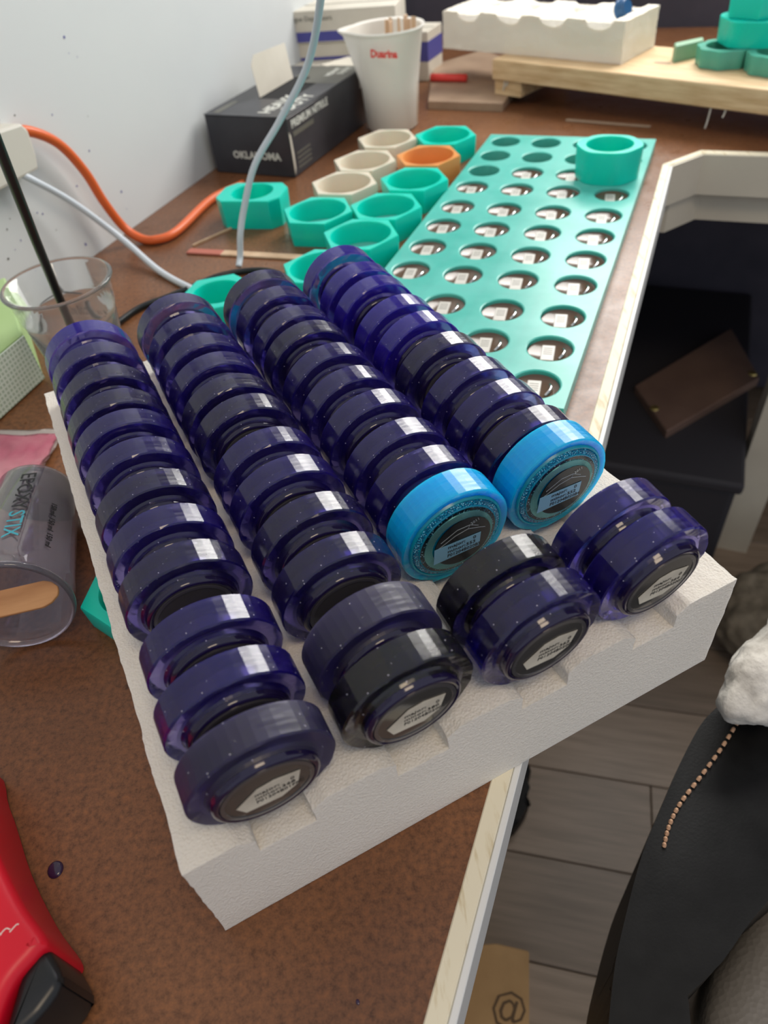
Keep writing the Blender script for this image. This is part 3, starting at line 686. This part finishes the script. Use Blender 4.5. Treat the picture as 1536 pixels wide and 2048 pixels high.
# foam offcut with scalloped edge
def foam_offcut():
    b = bmesh.new(); L, D, Hh = 0.315, 0.105, 0.052; nx, ny, nz = 90, 30, 16
    pts = {}
    def vtx(i, j, k):
        if (i, j, k) in pts: return pts[i, j, k]
        x, y, z = L*i/nx, D*j/ny, Hh*k/nz
        if k == nz:
            for c in (0.05, 0.125, 0.20, 0.275):
                dd = abs(x-c)/0.021
                if dd < 1 : z -= 0.012*math.sqrt(1-dd*dd)*(1 if y < 0.09 else 0.4)
        p = Vector((x, y, z)); q = p+noise.noise_vector(p*220)*0.0008+noise.noise_vector(p*40)*0.0012
        if k == 0: q.z = abs(q.z-p.z)*0.1
        pts[i, j, k] = b.verts.new(q); return pts[i, j, k]
    for i in range(nx):
        for j in range(ny):
            for k, fl in ((0, 1), (nz, 0)): b.faces.new([vtx(i, j, k), vtx(i+1, j, k), vtx(i+1, j+1, k), vtx(i, j+1, k)])
        for k in range(nz):
            for j in (0, ny): b.faces.new([vtx(i, j, k), vtx(i+1, j, k), vtx(i+1, j, k+1), vtx(i, j, k+1)])
    for j in range(ny):
        for k in range(nz):
            for i in (0, nx): b.faces.new([vtx(i, j, k), vtx(i, j+1, k), vtx(i, j+1, k+1), vtx(i, j, k+1)])
    bmesh.ops.recalc_face_normals(b, faces=b.faces[:]); return b
f2 = obj('foam_offcut', foam_offcut(), M_FOAM2, None, (0.190, 1.368, PZ+0.0004), rot=(0, 0, math.atan2(-0.223, 0.223))); smooth_by_angle(f2, 60)
tag(f2, 'white foam block with scalloped top lying on the pine plank', 'foam block')
bcap = empty('blue_cap', (0.424, 1.215, PZ+0.052), label='small dark blue cap lying on the scalloped foam', cat='cap', rot=(1.2, 0.2, 0.6))
obj('cap_body', bm_lathe([(0, 0), (0.011, 0), (0.0125, 0.003), (0.0125, 0.014), (0.010, 0.017), (0, 0.017)], 20), mat('navy_plastic', (0.02, 0.09, 0.22), 0.35), bcap, smooth=False)
obj('cap_rim', bm_lathe([(0.0127, 0.002), (0.0135, 0.003), (0.0135, 0.005), (0.0127, 0.006)], 20), mat('navy_plastic_rim', (0.03, 0.12, 0.28), 0.35), bcap)
# stack of teal rings on plank
def scallop(r, n=8, k=0.05): return [(r*math.cos(t)*(1+k*math.cos(n*t)), r*math.sin(t)*(1+k*math.cos(n*t))) for t in [2*PI*i/48 for i in range(48)]]
mould((0.536, 1.090, PZ+0.0005), M_TEALB, 'faded teal ring mould at the bottom left of the stack on the plank', 0.2, ri=0.026, h=0.022, poly=scallop(0.036), group='teal moulds stacked on the plank')
mould((0.578, 1.032, PZ+0.0005), M_TEALB, 'faded teal ring mould at the bottom front of the stack on the plank', 0.2, ri=0.026, h=0.022, poly=scallop(0.036), group='teal moulds stacked on the plank')
mould((0.572, 1.092, PZ+0.0230), M_TEAL, 'teal scalloped mould in the second layer of the stack on the plank', 0.5, ri=0.032, h=0.030, poly=scallop(0.045, 6), group='teal moulds stacked on the plank')
mould((0.572, 1.095, PZ+0.0535), M_TEAL, 'bright teal hexagon mould tilted on the stack on the plank', 0.1, R=0.043, ri=0.030, h=0.026, group='teal moulds stacked on the plank', tilt=(0.0, 0.0))
mould((0.590, 1.100, PZ+0.0800), M_TEAL, 'topmost teal mould of the stack on the plank', 0.4, R=0.036, ri=0.025, h=0.024, group='teal moulds stacked on the plank')
pc = obj('silicone_offcut', bm_prism([(0, 0), (0.045, 0.018), (0.05, 0.036), (0.004, 0.020)], 0, 0.020, 0.002, 2), mat('sage_silicone', (0.24, 0.42, 0.28), 0.5), None, (0.480, 1.123, PZ+0.0003), rot=(0, 0, -0.05)); tag(pc, 'sage green silicone offcut beside the stacked teal moulds', 'offcut')
st = obj('wooden_stick', bm_box(-0.062, 0.062, -0.004, 0.004, 0, 0.002, 0.0006, 1), M_MDF, None, (0.388, 1.100, 0.0), rot=(0, 0, -0.62)); tag(st, 'thin stick lying on the bench beyond the tray', 'stick')

# ------------------------------------------------------------------ glove box
gb0 = TW(-0.483, 0.839); GA = -AL - math.radians(3.0)
gb = empty('glove_box', gb0, GA, label='charcoal carton of gloves with a white flap against the wall', cat='box')
GW, GLn, GH = 0.130, 0.245, 0.076
# carton: origin at front right corner; x to the right, y away
b = bmesh.new()
bm_box(-GW, 0, 0, GLn, 0, GH-0.001, 0.0015, 1, b)
obj('carton', b, M_BLACKP, gb)
ox0, ox1, oy0, oy1 = -0.088, -0.036, 0.075, 0.185
for (x0, x1, y0, y1) in ((-GW, ox0, 0, GLn), (ox1, 0, 0, GLn), (ox0, ox1, 0, oy0), (ox0, ox1, oy1, GLn)):
    obj('top_panel', bm_box(x0, x1, y0, y1, GH-0.001, GH), M_GREYP if y0 == oy1 else M_BLACKP, gb)
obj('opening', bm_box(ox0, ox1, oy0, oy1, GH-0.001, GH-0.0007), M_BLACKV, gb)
fl = bm_prism([(0, 0), (0.098, 0), (0.098, 0.046), (0.012, 0.050), (0, 0.040)], 0, 0.0006); fl.transform(Matrix.Rotation(PI/2, 4, 'X')); fl.transform(Matrix.Rotation(PI/2, 4, 'Z'))
obj('flap', fl, M_CARTW, gb, (ox0+0.001, oy0+0.004, GH), rot=(0, -0.12, 0))
obj('grey_top_print', bm_box(-0.060, -0.002, 0.155, 0.248, GH, GH+0.0002), M_GREYP, gb)
obj('white_side_stripe', bm_prism([(0, 0.004), (0.004, 0.012), (0.005, 0.03), (0.004, 0.052), (0, 0.058)], 0, 0.0003), M_CARTW, gb, (0.0002, 0.001, 0), rot=(PI/2, 0, PI/2))
lettering('HEAVY', 0.026, M_WHITEINK, gb, (-0.033, 0.012, GH+0.0004), (0, 0, PI/2), sx=1.0, bold=0.0008)
lettering('DUTY', 0.026, M_WHITEINK, gb, (-0.008, 0.030, GH+0.0004), (0, 0, PI/2), sx=1.0, bold=0.0008)
lettering('PREMIUM NITRILE', 0.0135, M_WHITEINK, gb, (0.0004, 0.010, GH-0.016), (PI/2, 0, PI/2), bold=0.0004)
obj('print_line', bm_box(0, 0.0003, 0.012, 0.070, GH-0.027, GH-0.021), M_GREYP, gb)
lettering('OKLAHOMA', 0.013, M_WHITEINK, gb, (-0.095, -0.0004, 0.022), (PI/2, 0, 0), sx=1.05, bold=0.0005)
lettering('HEAVY', 0.014, M_WHITEINK, gb, (-0.032, 0.190, GH+0.0005), (0, 0, PI/2), bold=0.0005)
lettering('DUTY', 0.014, M_WHITEINK, gb, (-0.016, 0.200, GH+0.0005), (0, 0, PI/2), bold=0.0005)
obj('print_line', bm_box(0, 0.0003, 0.222, 0.240, GH-0.024, GH-0.012), M_WHITEINK, gb)
obj('print_line', bm_box(-0.120, -0.110, 0.008, 0.060, GH, GH+0.0003), M_GREYP, gb)
for q in range(4): obj('print_line', bm_box(0, 0.0003, 0.014, 0.052, 0.008+q*0.006, 0.0105+q*0.006), M_GREYP, gb)

# ------------------------------------------------------------------ cartons behind
c0 = Vector((0.030, 1.272, 0)); CA = -0.50
def carton(loc, rz, L, D, Hh, label, bands, m=M_CARTW, texts=()):
    t = empty('carton', loc, rz, label=label, cat='carton', group='white cartons stacked at the back')
    obj('box', bm_box(0, L, 0, D, 0, Hh, 0.001, 1), m, t)
    for z0, z1 in bands: obj('blue_band', bm_box(-0.0003, L+0.0003, -0.0003, D+0.0003, z0, z1), M_BLUEP, t)
    for s_, x_, z_, sz in texts: lettering(s_, sz, M_GREYP, t, (x_, -0.0006, z_), (PI/2, 0, 0))
    obj('lid_seam', bm_box(0.001, L-0.001, D*0.48, D*0.5, Hh, Hh+0.0004), M_GREYP, t)
    return t
carton((c0.x-0.115, c0.y+0.105, 0), CA, 0.17, 0.11, 0.062, 'white carton at the bottom of the stack behind the measuring cup', [])
carton((c0.x-0.105, c0.y+0.135, 0.0625), CA+0.25, 0.19, 0.09, 0.024, 'thin white carton with narrow blue stripe in the middle of the stack', [(0.0, 0.004)])
carton((c0.x-0.100, c0.y+0.132, 0.087), CA+0.22, 0.19, 0.09, 0.045, 'white carton with wide blue band on top of the stack', [(0.002, 0.016)], texts=(('Tongue Depressors', 0.006, 0.031, 0.010),))
fp = obj('folded_paper', bm_prism([(0, 0), (0.10, -0.012), (0.105, 0.03), (0.02, 0.06)], 0, 0.003, 0.0008, 1), M_CARTW, None, (-0.015, 1.295, 0.0730), rot=(0.0, 0.12, -0.5)); tag(fp, 'folded white leaflet with red mark on the lowest carton', 'leaflet')
carton((0.098, 1.480, 0.0), CA, 0.085, 0.07, 0.075, 'white carton with blue bottom band behind the measuring cup beside the foam', [(0.03, 0.06)])
rpn = obj('red_marker', bm_tube([(0.170, 1.385, 0.0182), (0.190, 1.374, 0.0182), (0.226, 1.355, 0.0182)], 0.006, 10, 2, None, False), M_REDINK, smooth=True); tag(rpn, 'red marker lying on the brown board behind the measuring cup', 'marker')
# ------------------------------------------------------------------ measuring cup with sticks
mc = empty('measuring_cup', (0.086, 1.208, 0), 0, label='milky white plastic measuring cup holding wooden sticks', cat='measuring cup')
prof = [(0, 0.0), (0.036, 0.0), (0.0395, 0.004), (0.043, 0.06), (0.052, 0.125), (0.0555, 0.130), (0.0550, 0.1325), (0.0505, 0.1305), (0.0415, 0.06), (0.038, 0.006), (0, 0.004)]
b = bm_lathe(prof, 48)
for v in b.verts:                                                  # pouring spout to the left
    if v.co.z > 0.10:
        a_ = math.atan2(v.co.y, v.co.x); d_ = abs((a_-PI*0.97+PI) % (2*PI)-PI)
        if d_ < 0.5: k_ = 1+0.26*(1-d_/0.5)*(v.co.z-0.10)/0.03; v.co.x *= k_; v.co.y *= k_
o = obj('cup_body', b, M_CUPW, mc); smooth_by_angle(o, 40)
lettering('Duarina', 0.013, M_REDINK, mc, (-0.028, -0.0505, 0.106), (PI/2-0.1, 0, -0.55), bold=0.0006)
for q in range(9):
    t_ = random.uniform(-PI, PI); rr = random.uniform(0.004, 0.034)
    bm = bm_box(-0.004, 0.004, -0.001, 0.001, 0, random.uniform(0.128, 0.139), 0.0008, 1)
    ang = q*0.7
    o = obj('craft_stick', bm, M_STICK, None, (0.086+0.014+0.026*math.cos(ang)*(0.4+0.08*q), 1.208+0.022*math.sin(ang)*(0.4+0.07*q), 0.0065), rot=(0.02*math.sin(q), 0.06*math.cos(ang), ang))
    tag(o, 'wooden craft stick standing in the milky measuring cup', 'craft stick', 'craft sticks in the measuring cup')
# ------------------------------------------------------------------ cords and tube
def cord(name, pts, r, m, label, cat):
    o = obj(name, bm_tube(pts, r, 12, 12), m, smooth=True); return tag(o, label, cat)
cord('orange_cord', [(-0.330, 0.798, 0.152), (-0.312, 0.814, 0.150), (-0.296, 0.842, 0.128), (-0.286, 0.862, 0.092), (-0.280, 0.872, 0.054), (-0.270, 0.880, 0.020), (-0.252, 0.874, 0.006), (-0.232, 0.866, 0.0055), (-0.210, 0.884, 0.0055), (-0.176, 0.976, 0.0055), (-0.136, 1.020, 0.0055)], 0.0052, M_ORCORD, 'orange power cord curving down the wall to the bench', 'cord')
cord('white_cord', [(-0.332, 0.785, 0.125), (-0.318, 0.792, 0.111), (-0.296, 0.822, 0.073), (-0.262, 0.836, 0.022), (-0.216, 0.779, 0.0045), (-0.170, 0.722, 0.0045), (-0.150, 0.707, 0.0045)], 0.0036, M_WCORD, 'white cord running from the wall outlet down to the bench', 'cord')
cord('clear_tube', [(-0.127, 0.768, 0.0038), (-0.124, 0.777, 0.012), (-0.119, 0.78, 0.034), (-0.110, 0.785, 0.058), (-0.089, 0.785, 0.101), (-0.055, 0.78, 0.141), (-0.02, 0.76, 0.189), (-0.001, 0.72, 0.242), (0.004, 0.69, 0.275)], 0.0034, M_WCORD, 'pale translucent tube hanging from above down to the bench', 'tube')
cord('black_cord', [(-0.262, 0.640, 0.0035), (-0.244, 0.673, 0.0035), (-0.226, 0.700, 0.0035), (-0.202, 0.715, 0.0035), (-0.180, 0.729, 0.0035), (-0.147, 0.752, 0.0035), (-0.108, 0.755, 0.0035), (-0.082, 0.740, 0.0035), (-0.068, 0.714, 0.0035), (-0.072, 0.69, 0.0035)], 0.0032, M_BLACK, 'thin black cord looping behind the rows of pucks', 'cord')
cord('black_cord', [(-0.356, 0.760, 0.0035), (-0.345, 0.772, 0.012), (-0.332, 0.778, 0.018), (-0.318, 0.770, 0.010), (-0.300, 0.755, 0.0035)], 0.0026, M_BLACK, 'short black cord arching against the wall behind the clear cup', 'cord')
ou = empty('wall_outlet', TW(WALL_A, 0.53, 0.10), -AL+PI/2, label='off-white outlet adaptor on the wall at the left edge', cat='outlet')
obj('housing', bm_prism([(-0.10, 0.016), (0.0235, 0.016), (0.028, 0.030), (0.030, 0.052), (0.024, 0.060), (-0.10, 0.070)], 0, 0.020, 0.003, 2), M_GREYW, ou, (-0.028, 0, 0), rot=(PI/2, 0, 0))
obj('socket_plate', bm_box(-0.13, -0.012, -0.004, 0, 0.012, 0.08, 0.002, 1), M_GREYW, ou)
# ------------------------------------------------------------------ clear cup + black stirrer
cc = empty('clear_cup', (-0.249, 0.585, 0), 0, label='clear plastic cup standing left of the pucks with a black stick in it', cat='cup')
prof = [(0, 0.0), (0.030, 0.0), (0.031, 0.003), (0.0385, 0.060), (0.0395, 0.066), (0.0405, 0.067), (0.0425, 0.088), (0.0455, 0.0895), (0.0462, 0.0915), (0.0450, 0.0928), (0.0418, 0.0915), (0.0395, 0.068), (0.0378, 0.061), (0.0302, 0.004), (0, 0.0015)]
o = obj('cup_wall', bm_lathe(prof, 64), M_CLEAR, cc, smooth=True)
for q, z_ in enumerate((0.030, 0.038, 0.046, 0.053)):
    for s_, aa in (('oz', -1.75), ('ml', -1.35), ('oz', 1.2), ('ml', 1.6)):
        r_ = 0.0312+0.0075*(z_-0.003)/0.057+0.0003
        lettering('%d %s' % ((q+1)*(2 if s_ == 'oz' else 50), s_), 0.005, M_INK, cc, (r_*math.cos(aa), r_*math.sin(aa), z_), (PI/2, 0, aa+PI/2), name='scale_mark')
sk = obj('stirring_stick', bm_tube([(-0.264, 0.612, 0.006), (-0.2515, 0.583, 0.080), (-0.233, 0.543, 0.145), (-0.2075, 0.490, 0.232), (-0.200, 0.474, 0.258)], 0.0036, 12, 2, None, False), M_BLACK, smooth=True); tag(sk, 'long black stirring stick leaning in the clear cup', 'stick')
# ------------------------------------------------------------------ green pad, pink tissue
gp = empty('green_box', (-0.299, 0.589, 0), 0, label='light green box with white mesh side at the left edge', cat='box')
def rel(pts): return [(x+0.299, y-0.589) for x, y in pts]
obj('box_body', bm_prism(rel([(-0.299, 0.589), (-0.351, 0.712), (-0.395, 0.655), (-0.46, 0.50), (-0.362, 0.434)]), 0, 0.048, 0.0015, 1), M_GREEN, gp)
_d = Vector((-0.063, -0.155)); _L = _d.length
obj('mesh_side', bm_box(0.001, _L-0.001, -0.0012, 0.0, 0.002, 0.046), M_MESHW, gp, (0.0012, -0.0006, 0), rot=(0, 0, math.atan2(_d.y, _d.x)))
gp.children[-1].scale = (1, -1, 1)
def cloth(name, W_, H_, m, loc, rz, amp, label, cat):
    b = bmesh.new(); nx, ny = 26, 20; g = []
    for j in range(ny+1):
        row = []
        for i in range(nx+1):
            x, y = W_*(i/nx-0.5), H_*(j/ny-0.5); p = Vector((x, y, 0))
            z = 0.0022+amp*abs(noise.noise(p*28+Vector((3, 1, 0))))+amp*0.4*abs(noise.noise(p*80))
            row.append(b.verts.new((x+0.003*noise.noise(p*30), y+0.003*noise.noise(p*30+Vector((9, 0, 0))), z)))
        g.append(row)
    for j in range(ny):
        for i in range(nx): b.faces.new((g[j][i], g[j][i+1], g[j+1][i+1], g[j+1][i]))
    bmesh.ops.solidify(b, geom=b.faces[:], thickness=0.0006)
    o = obj(name, b, m, None, loc, smooth=True, rot=(0, 0, rz)); return tag(o, label, cat)
cloth('tissue', 0.080, 0.060, M_PINKW, (-0.298, 0.476, 0.0), -0.10, 0.004, 'white crumpled tissue edge beneath the pink one', 'tissue')
cloth('pink_tissue', 0.078, 0.058, M_PINK, (-0.298, 0.466, 0.003), -0.10, 0.006, 'crumpled pink tissue on the bench at the left edge', 'tissue')
# ------------------------------------------------------------------ lying cup
lc = empty('tipped_cup', (-0.226, 0.262, 0.0), 0, label='clear plastic cup with dark lettering lying on its side at the left', cat='cup')
mouth = Vector((-0.2225, 0.278, 0.0350)); basep = Vector((-0.240, 0.393, 0.0275)); ax = (basep-mouth).normalized()
q_ = Vector((0, 0, 1)).rotation_difference(ax)
prof = [(0.0325, 0.0), (0.0342, 0.001), (0.0348, 0.003), (0.0340, 0.005), (0.0330, 0.006), (0.0328, 0.018), (0.0322, 0.020), (0.0264, 0.110), (0.0245, 0.113), (0, 0.113), (0, 0.1115), (0.0240, 0.1115), (0.0254, 0.109), (0.0312, 0.0195), (0.0318, 0.007)]
o = obj('cup_wall', bm_lathe(prof, 64, closed=True), M_CLEAR2, lc, mouth-lc.location, smooth=True); o.rotation_mode = 'QUATERNION'; o.rotation_quaternion = q_
bmr = bm_lathe([(0.0, 0.1112), (0.0236, 0.1112), (0.0250, 0.1085), (0.0256, 0.1010), (0.0, 0.1040)], 40)
o = obj('resin_residue', bmr, M_DROP, lc, mouth-lc.location, smooth=True); o.rotation_mode = 'QUATERNION'; o.rotation_quaternion = q_
def on_cup(s_, size, m, h, ang, sgn=-1):
    """lettering along the cup axis, starting h from the mouth, at angle ang round the axis (0 = up)"""
    side = ax.cross(Vector((0, 0, 1))).normalized(); upv = side.cross(ax).normalized()
    nrm = upv*math.cos(ang)+side*math.sin(ang); r_ = 0.0433-0.0075*(h/0.12)+0.0016
    slope = -0.077
    xd = (-ax*1.0).normalized(); yd = nrm.cross(xd).normalized()
    xd = (xd + nrm*0.0645).normalized(); nrm2 = xd.cross(yd).normalized()
    if nrm2.dot(nrm) < 0: nrm2 = -nrm2
    mm = Matrix((xd, yd, nrm2)).transposed()
    r_ = 0.0264+(0.110-h)*0.0645+0.0006
    o = lettering(s_, size, m, lc, (0, 0, 0), (0, 0, 0), bold=0.0001)
    o.rotation_euler = mm.to_euler(); o.location = mouth+ax*h+nrm*r_-lc.location
M_TEALINK = mat('teal_ink', (0.06, 0.42, 0.52), 0.5)
on_cup('EPOXY', 0.0135, M_INK, 0.098, 0.10); on_cup('STIX', 0.0135, M_TEALINK, 0.054, 0.10)
for q in range(3): on_cup('150 ml', 0.005, M_INK, 0.070-0.016*q, 0.85)
ps = obj('craft_stick', bm_prism([(-0.075, -0.0085), (0.064, -0.0085), (0.069, -0.0066), (0.0725, -0.003), (0.073, 0.0), (0.0725, 0.003), (0.069, 0.0066), (0.064, 0.0085), (-0.075, 0.0085)], 0, 0.0018, 0.0004, 1), M_POPS, None, (-0.2665, 0.276, 0.036), rot=(0.30, -0.05, 0.10)); tag(ps, 'wooden craft stick resting in the mouth of the tipped cup', 'craft stick')
# ------------------------------------------------------------------ red tool
rd = empty('red_tool', (-0.16, 0.09, 0), 0, label='red plastic tool with black end cap at the lower left corner', cat='tool')
def rl(pts): return [(x*1.125+0.16, y*1.125-0.09) for x, y in pts]
def smooth_poly(pts, n=5):
    out = []; m = len(pts)
    for i in range(m):
        a, b_, c, d = [Vector(pts[(i+k-1) % m]) for k in range(4)]
        for k in range(n):
            t = k/n; out.append(tuple(0.5*((2*b_)+(c-a)*t+(2*a-5*b_+4*c-d)*t*t+(3*b_-a-3*c+d)*t**3)))
    return out
body = [(-0.200, 0.170), (-0.1845, 0.153), (-0.1665, 0.123), (-0.150, 0.101), (-0.1365, 0.0865), (-0.1385, 0.0815), (-0.1445, 0.0735), (-0.1470, 0.060), (-0.1475, 0.040), (-0.19, 0.03), (-0.26, 0.06), (-0.25, 0.14)]
o = obj('shell', bm_pillow(rl(smooth_poly(body, 5)), 0.002, 0.043, 0.0055, 6), M_RED, rd); smooth_by_angle(o, 50)
cap = [(-0.1445, 0.0765), (-0.1385, 0.0865), (-0.1295, 0.076), (-0.1285, 0.072), (-0.134, 0.064), (-0.141, 0.058), (-0.1455, 0.058)]
o = obj('end_cap', bm_prism(rl(cap), 0.004, 0.038, 0.004, 3), M_BLACK, rd); smooth_by_angle(o, 40)
M_PRINTW = mat('pale_print', (0.75, 0.55, 0.5), 0.5)
b = bm_tube([(-0.21+0.16, 0.117-0.09, 0), (-0.1795+0.16, 0.117-0.09, 0), (-0.1765+0.16, 0.112-0.09, 0), (-0.1745+0.16, 0.106-0.09, 0), (-0.177+0.16, 0.1035-0.09, 0), (-0.21+0.16, 0.1035-0.09, 0)], 0.00035, 5, 6); obj('badge_outline', b, M_PRINTW, rd, (-0.004, 0.004, 0.0430))
lettering('w', 0.008, M_PRINTW, rd, (-0.0245, 0.0155, 0.0431), (0, 0, -0.1), bold=0.0004)
b = bmesh.new()
for q in range(4): bm_tube([(-0.032+q*0.004, 0.0075+q*0.001, 0), (-0.030+q*0.004, 0.0100+q*0.001, 0), (-0.026+q*0.003, 0.0085+q*0.0015, 0)], 0.0003, 5, 3, b)
obj('badge_flourish', b, M_PRINTW, rd, (0.012, 0.0, 0.0430))
# ------------------------------------------------------------------ small things on the bench
def drop(loc, r, sx, rz, label):
    b = bm_lathe([(r, 0), (r*0.96, r*0.14), (r*0.7, r*0.26), (0, r*0.32)], 24); o = obj('resin_drop', b, M_DROP, None, loc, smooth=True, rot=(0, 0, rz)); o.scale = (sx, 1, 1); tag(o, label, 'resin drop')
drop((-0.177, 0.140, 0.0001), 0.0042, 0.9, 0.4, 'dark purple cured resin drop beside the red tool')
drop((-0.035, 0.072, 0.0001), 0.0011, 0.7, 0.3, 'tiny purple resin drop on the bench near the front')
rs = empty('tinted_stick', (-0.191, 0.832, 0.0), math.atan2(-0.054, 0.132), label='flat wooden stick with pink tinted end behind the cords', cat='stick')
obj('wood', bm_box(0.045, 0.15, -0.006, 0.006, 0, 0.0025, 0.0008, 1), M_STICK, rs); obj('pink_end', bm_box(0.0, 0.045, -0.006, 0.006, 0, 0.0025, 0.0008, 1), mat('pink_stain', (0.45, 0.14, 0.10), 0.6), rs)
st = obj('wooden_stick', bm_box(-0.05, 0.05, -0.001, 0.001, 0, 0.002), M_STICK, None, (-0.150, 0.880, 0), rot=(0, 0, 0.72)); tag(st, 'thin splinter of wood beside the teal mould and orange cord', 'stick')

# ------------------------------------------------------------------ below the bench, right
crt = empty('storage_crate', TW(0.05, 1.15, FLOOR), -AL, label='large black storage crate in the shade under the bench corner', cat='crate')
obj('crate_body', bm_box(-0.26, 0.145, -0.22, 0.42, 0.0, 0.235, 0.01, 2), M_MAT, crt)
obj('crate_lid', bm_box(-0.27, 0.152, -0.23, 0.425, 0.2355, 0.258, 0.006, 2), M_MAT, crt)
cz = -0.4815
cr = empty('wooden_slab', (0.62, 1.09, cz), 0, label='brown wooden slab with brass screws lying on the black crate', cat='slab')
cpt = [(0.501, 1.096), (0.753, 1.252), (0.729, 1.073), (0.509, 0.952)]
obj('board', bm_prism([(x-0.62, y-1.09) for x, y in cpt], 0, 0.016, 0.002, 1), noisy(mat('brown_panel_wood', (0.16, 0.10, 0.08), 0.45), (0.15, 0.095, 0.075), (0.20, 0.13, 0.10), 9), cr)
for px_, py_ in ((0.511, 1.020), (0.722, 1.088)): obj('brass_screw', bm_lathe([(0.008, 0), (0.007, 0.002), (0, 0.003)], 14), M_BRASS, cr, (px_-0.62, py_-1.09, 0.016))
kb = empty('cardboard_box', (0.083, 0.222, FLOOR), 0, label='kraft cardboard box lying on the floor below the bench edge', cat='box')
kp = [(-0.16, 0.050), (-0.006, 0.043), (0.034, 0.030), (0.010, -0.075), (-0.16, -0.06)]
obj('carton', bm_prism(kp, 0.0003, 0.03, 0.0015, 1), M_CARD, kb)
lettering('@', 0.045, mat('brown_marker', (0.10, 0.055, 0.02), 0.6), kb, (-0.030, -0.035, 0.0303), (0, 0, -0.3))
dk = obj('dark_pouch', bm_prism(smooth_poly([(0.125, 0.405), (0.16, 0.44), (0.155, 0.46), (0.175, 0.50), (0.12, 0.55), (0.07, 0.48), (0.09, 0.42)]), FLOOR+0.0003, FLOOR+0.035, 0.01, 3), M_LEATH); tag(dk, 'small dark pouch on the floor beside the bench edge', 'pouch')
# chair
ch = empty('padded_chair', (0.30, 0.10, FLOOR), 0, label='black leather chair with tan stitching and grey seat at lower right', cat='chair')
def chl(pts): return [(x-0.30, y-0.10) for x, y in pts]
side = [(0.225, 0.258), (0.195, 0.231), (0.161, 0.191), (0.140, 0.165), (0.118, 0.131), (0.100, 0.099), (0.083, 0.055), (0.078, 0.01), (0.108, 0.01), (0.118, 0.070), (0.165, 0.101), (0.208, 0.131), (0.30, 0.18), (0.33, 0.25), (0.27, 0.275)]
o = obj('padded_side', bm_prism(chl(smooth_poly(side, 4)), -0.30-FLOOR, -0.150-FLOOR, 0.012, 5), M_LEATH, ch); smooth_by_angle(o, 60)
o = obj('seat', bm_prism(chl([(0.10, -0.20), (0.62, -0.20), (0.62, 0.26), (0.36, 0.26), (0.17, 0.10)]), -0.36-FLOOR, -0.235-FLOOR, 0.03, 5), M_GLEATH, ch); smooth_by_angle(o, 60)
seam = catmull([(0.239, 0.247, 0), (0.218, 0.228, 0), (0.196, 0.210, 0), (0.176, 0.194, 0), (0.163, 0.180, 0), (0.154, 0.166, 0)], 12)
b = bmesh.new()
for i in range(0, len(seam)-1, 3):
    p, q = seam[i], seam[i]+(seam[i+1]-seam[i])*1.35
    bm_tube([p+Vector((0, 0, 0)), (p+q)/2+Vector((0, 0, 0.0012)), q], 0.0013, 6, 2, b, False)
obj('stitching', b, M_STITCH, ch, (-0.30, -0.10, -0.1495-FLOOR))
obj('column', bm_lathe([(0.03, 0.04), (0.03, 0.38)], 20), M_BLACK, ch, (0.14, -0.14, 0))
for q in range(5):
    t_ = 2*PI*q/5; obj('base_foot', bm_tube([(0, 0, 0.05), (0.12*math.cos(t_), 0.12*math.sin(t_), 0.045), (0.24*math.cos(t_), 0.24*math.sin(t_), 0.02)], 0.018, 8, 4), M_BLACK, ch, (0.14, -0.14, 0))
def lump(name, loc, rx, ry, rz_, m, label, cat, freq, amp, rot=0.0):
    b = bmesh.new(); bmesh.ops.create_icosphere(b, subdivisions=5, radius=1.0)
    for v in b.verts:
        p = Vector((v.co.x*rx, v.co.y*ry, v.co.z*rz_)); nrm = v.co.normalized()
        k = noise.noise(p*freq)*0.6+noise.noise(p*freq*2.3)*0.3+noise.noise(p*freq*6)*0.14
        v.co = p+nrm*amp*k
    o = obj(name, b, m, None, loc, smooth=True, rot=(0, 0, rot)); return tag(o, label, cat)
lump('fleece_throw', (0.330, 0.292, -0.115), 0.125, 0.036, 0.034, M_FUR, 'white fluffy throw draped over the top of the black chair', 'throw', 30, 0.014, 0.45)
lump('crumpled_cloth', (0.66, 0.68, FLOOR+0.075), 0.13, 0.09, 0.07, M_FABRIC, 'crumpled grey brown cloth on the floor beyond the foam corner', 'cloth', 14, 0.03, 0.3)
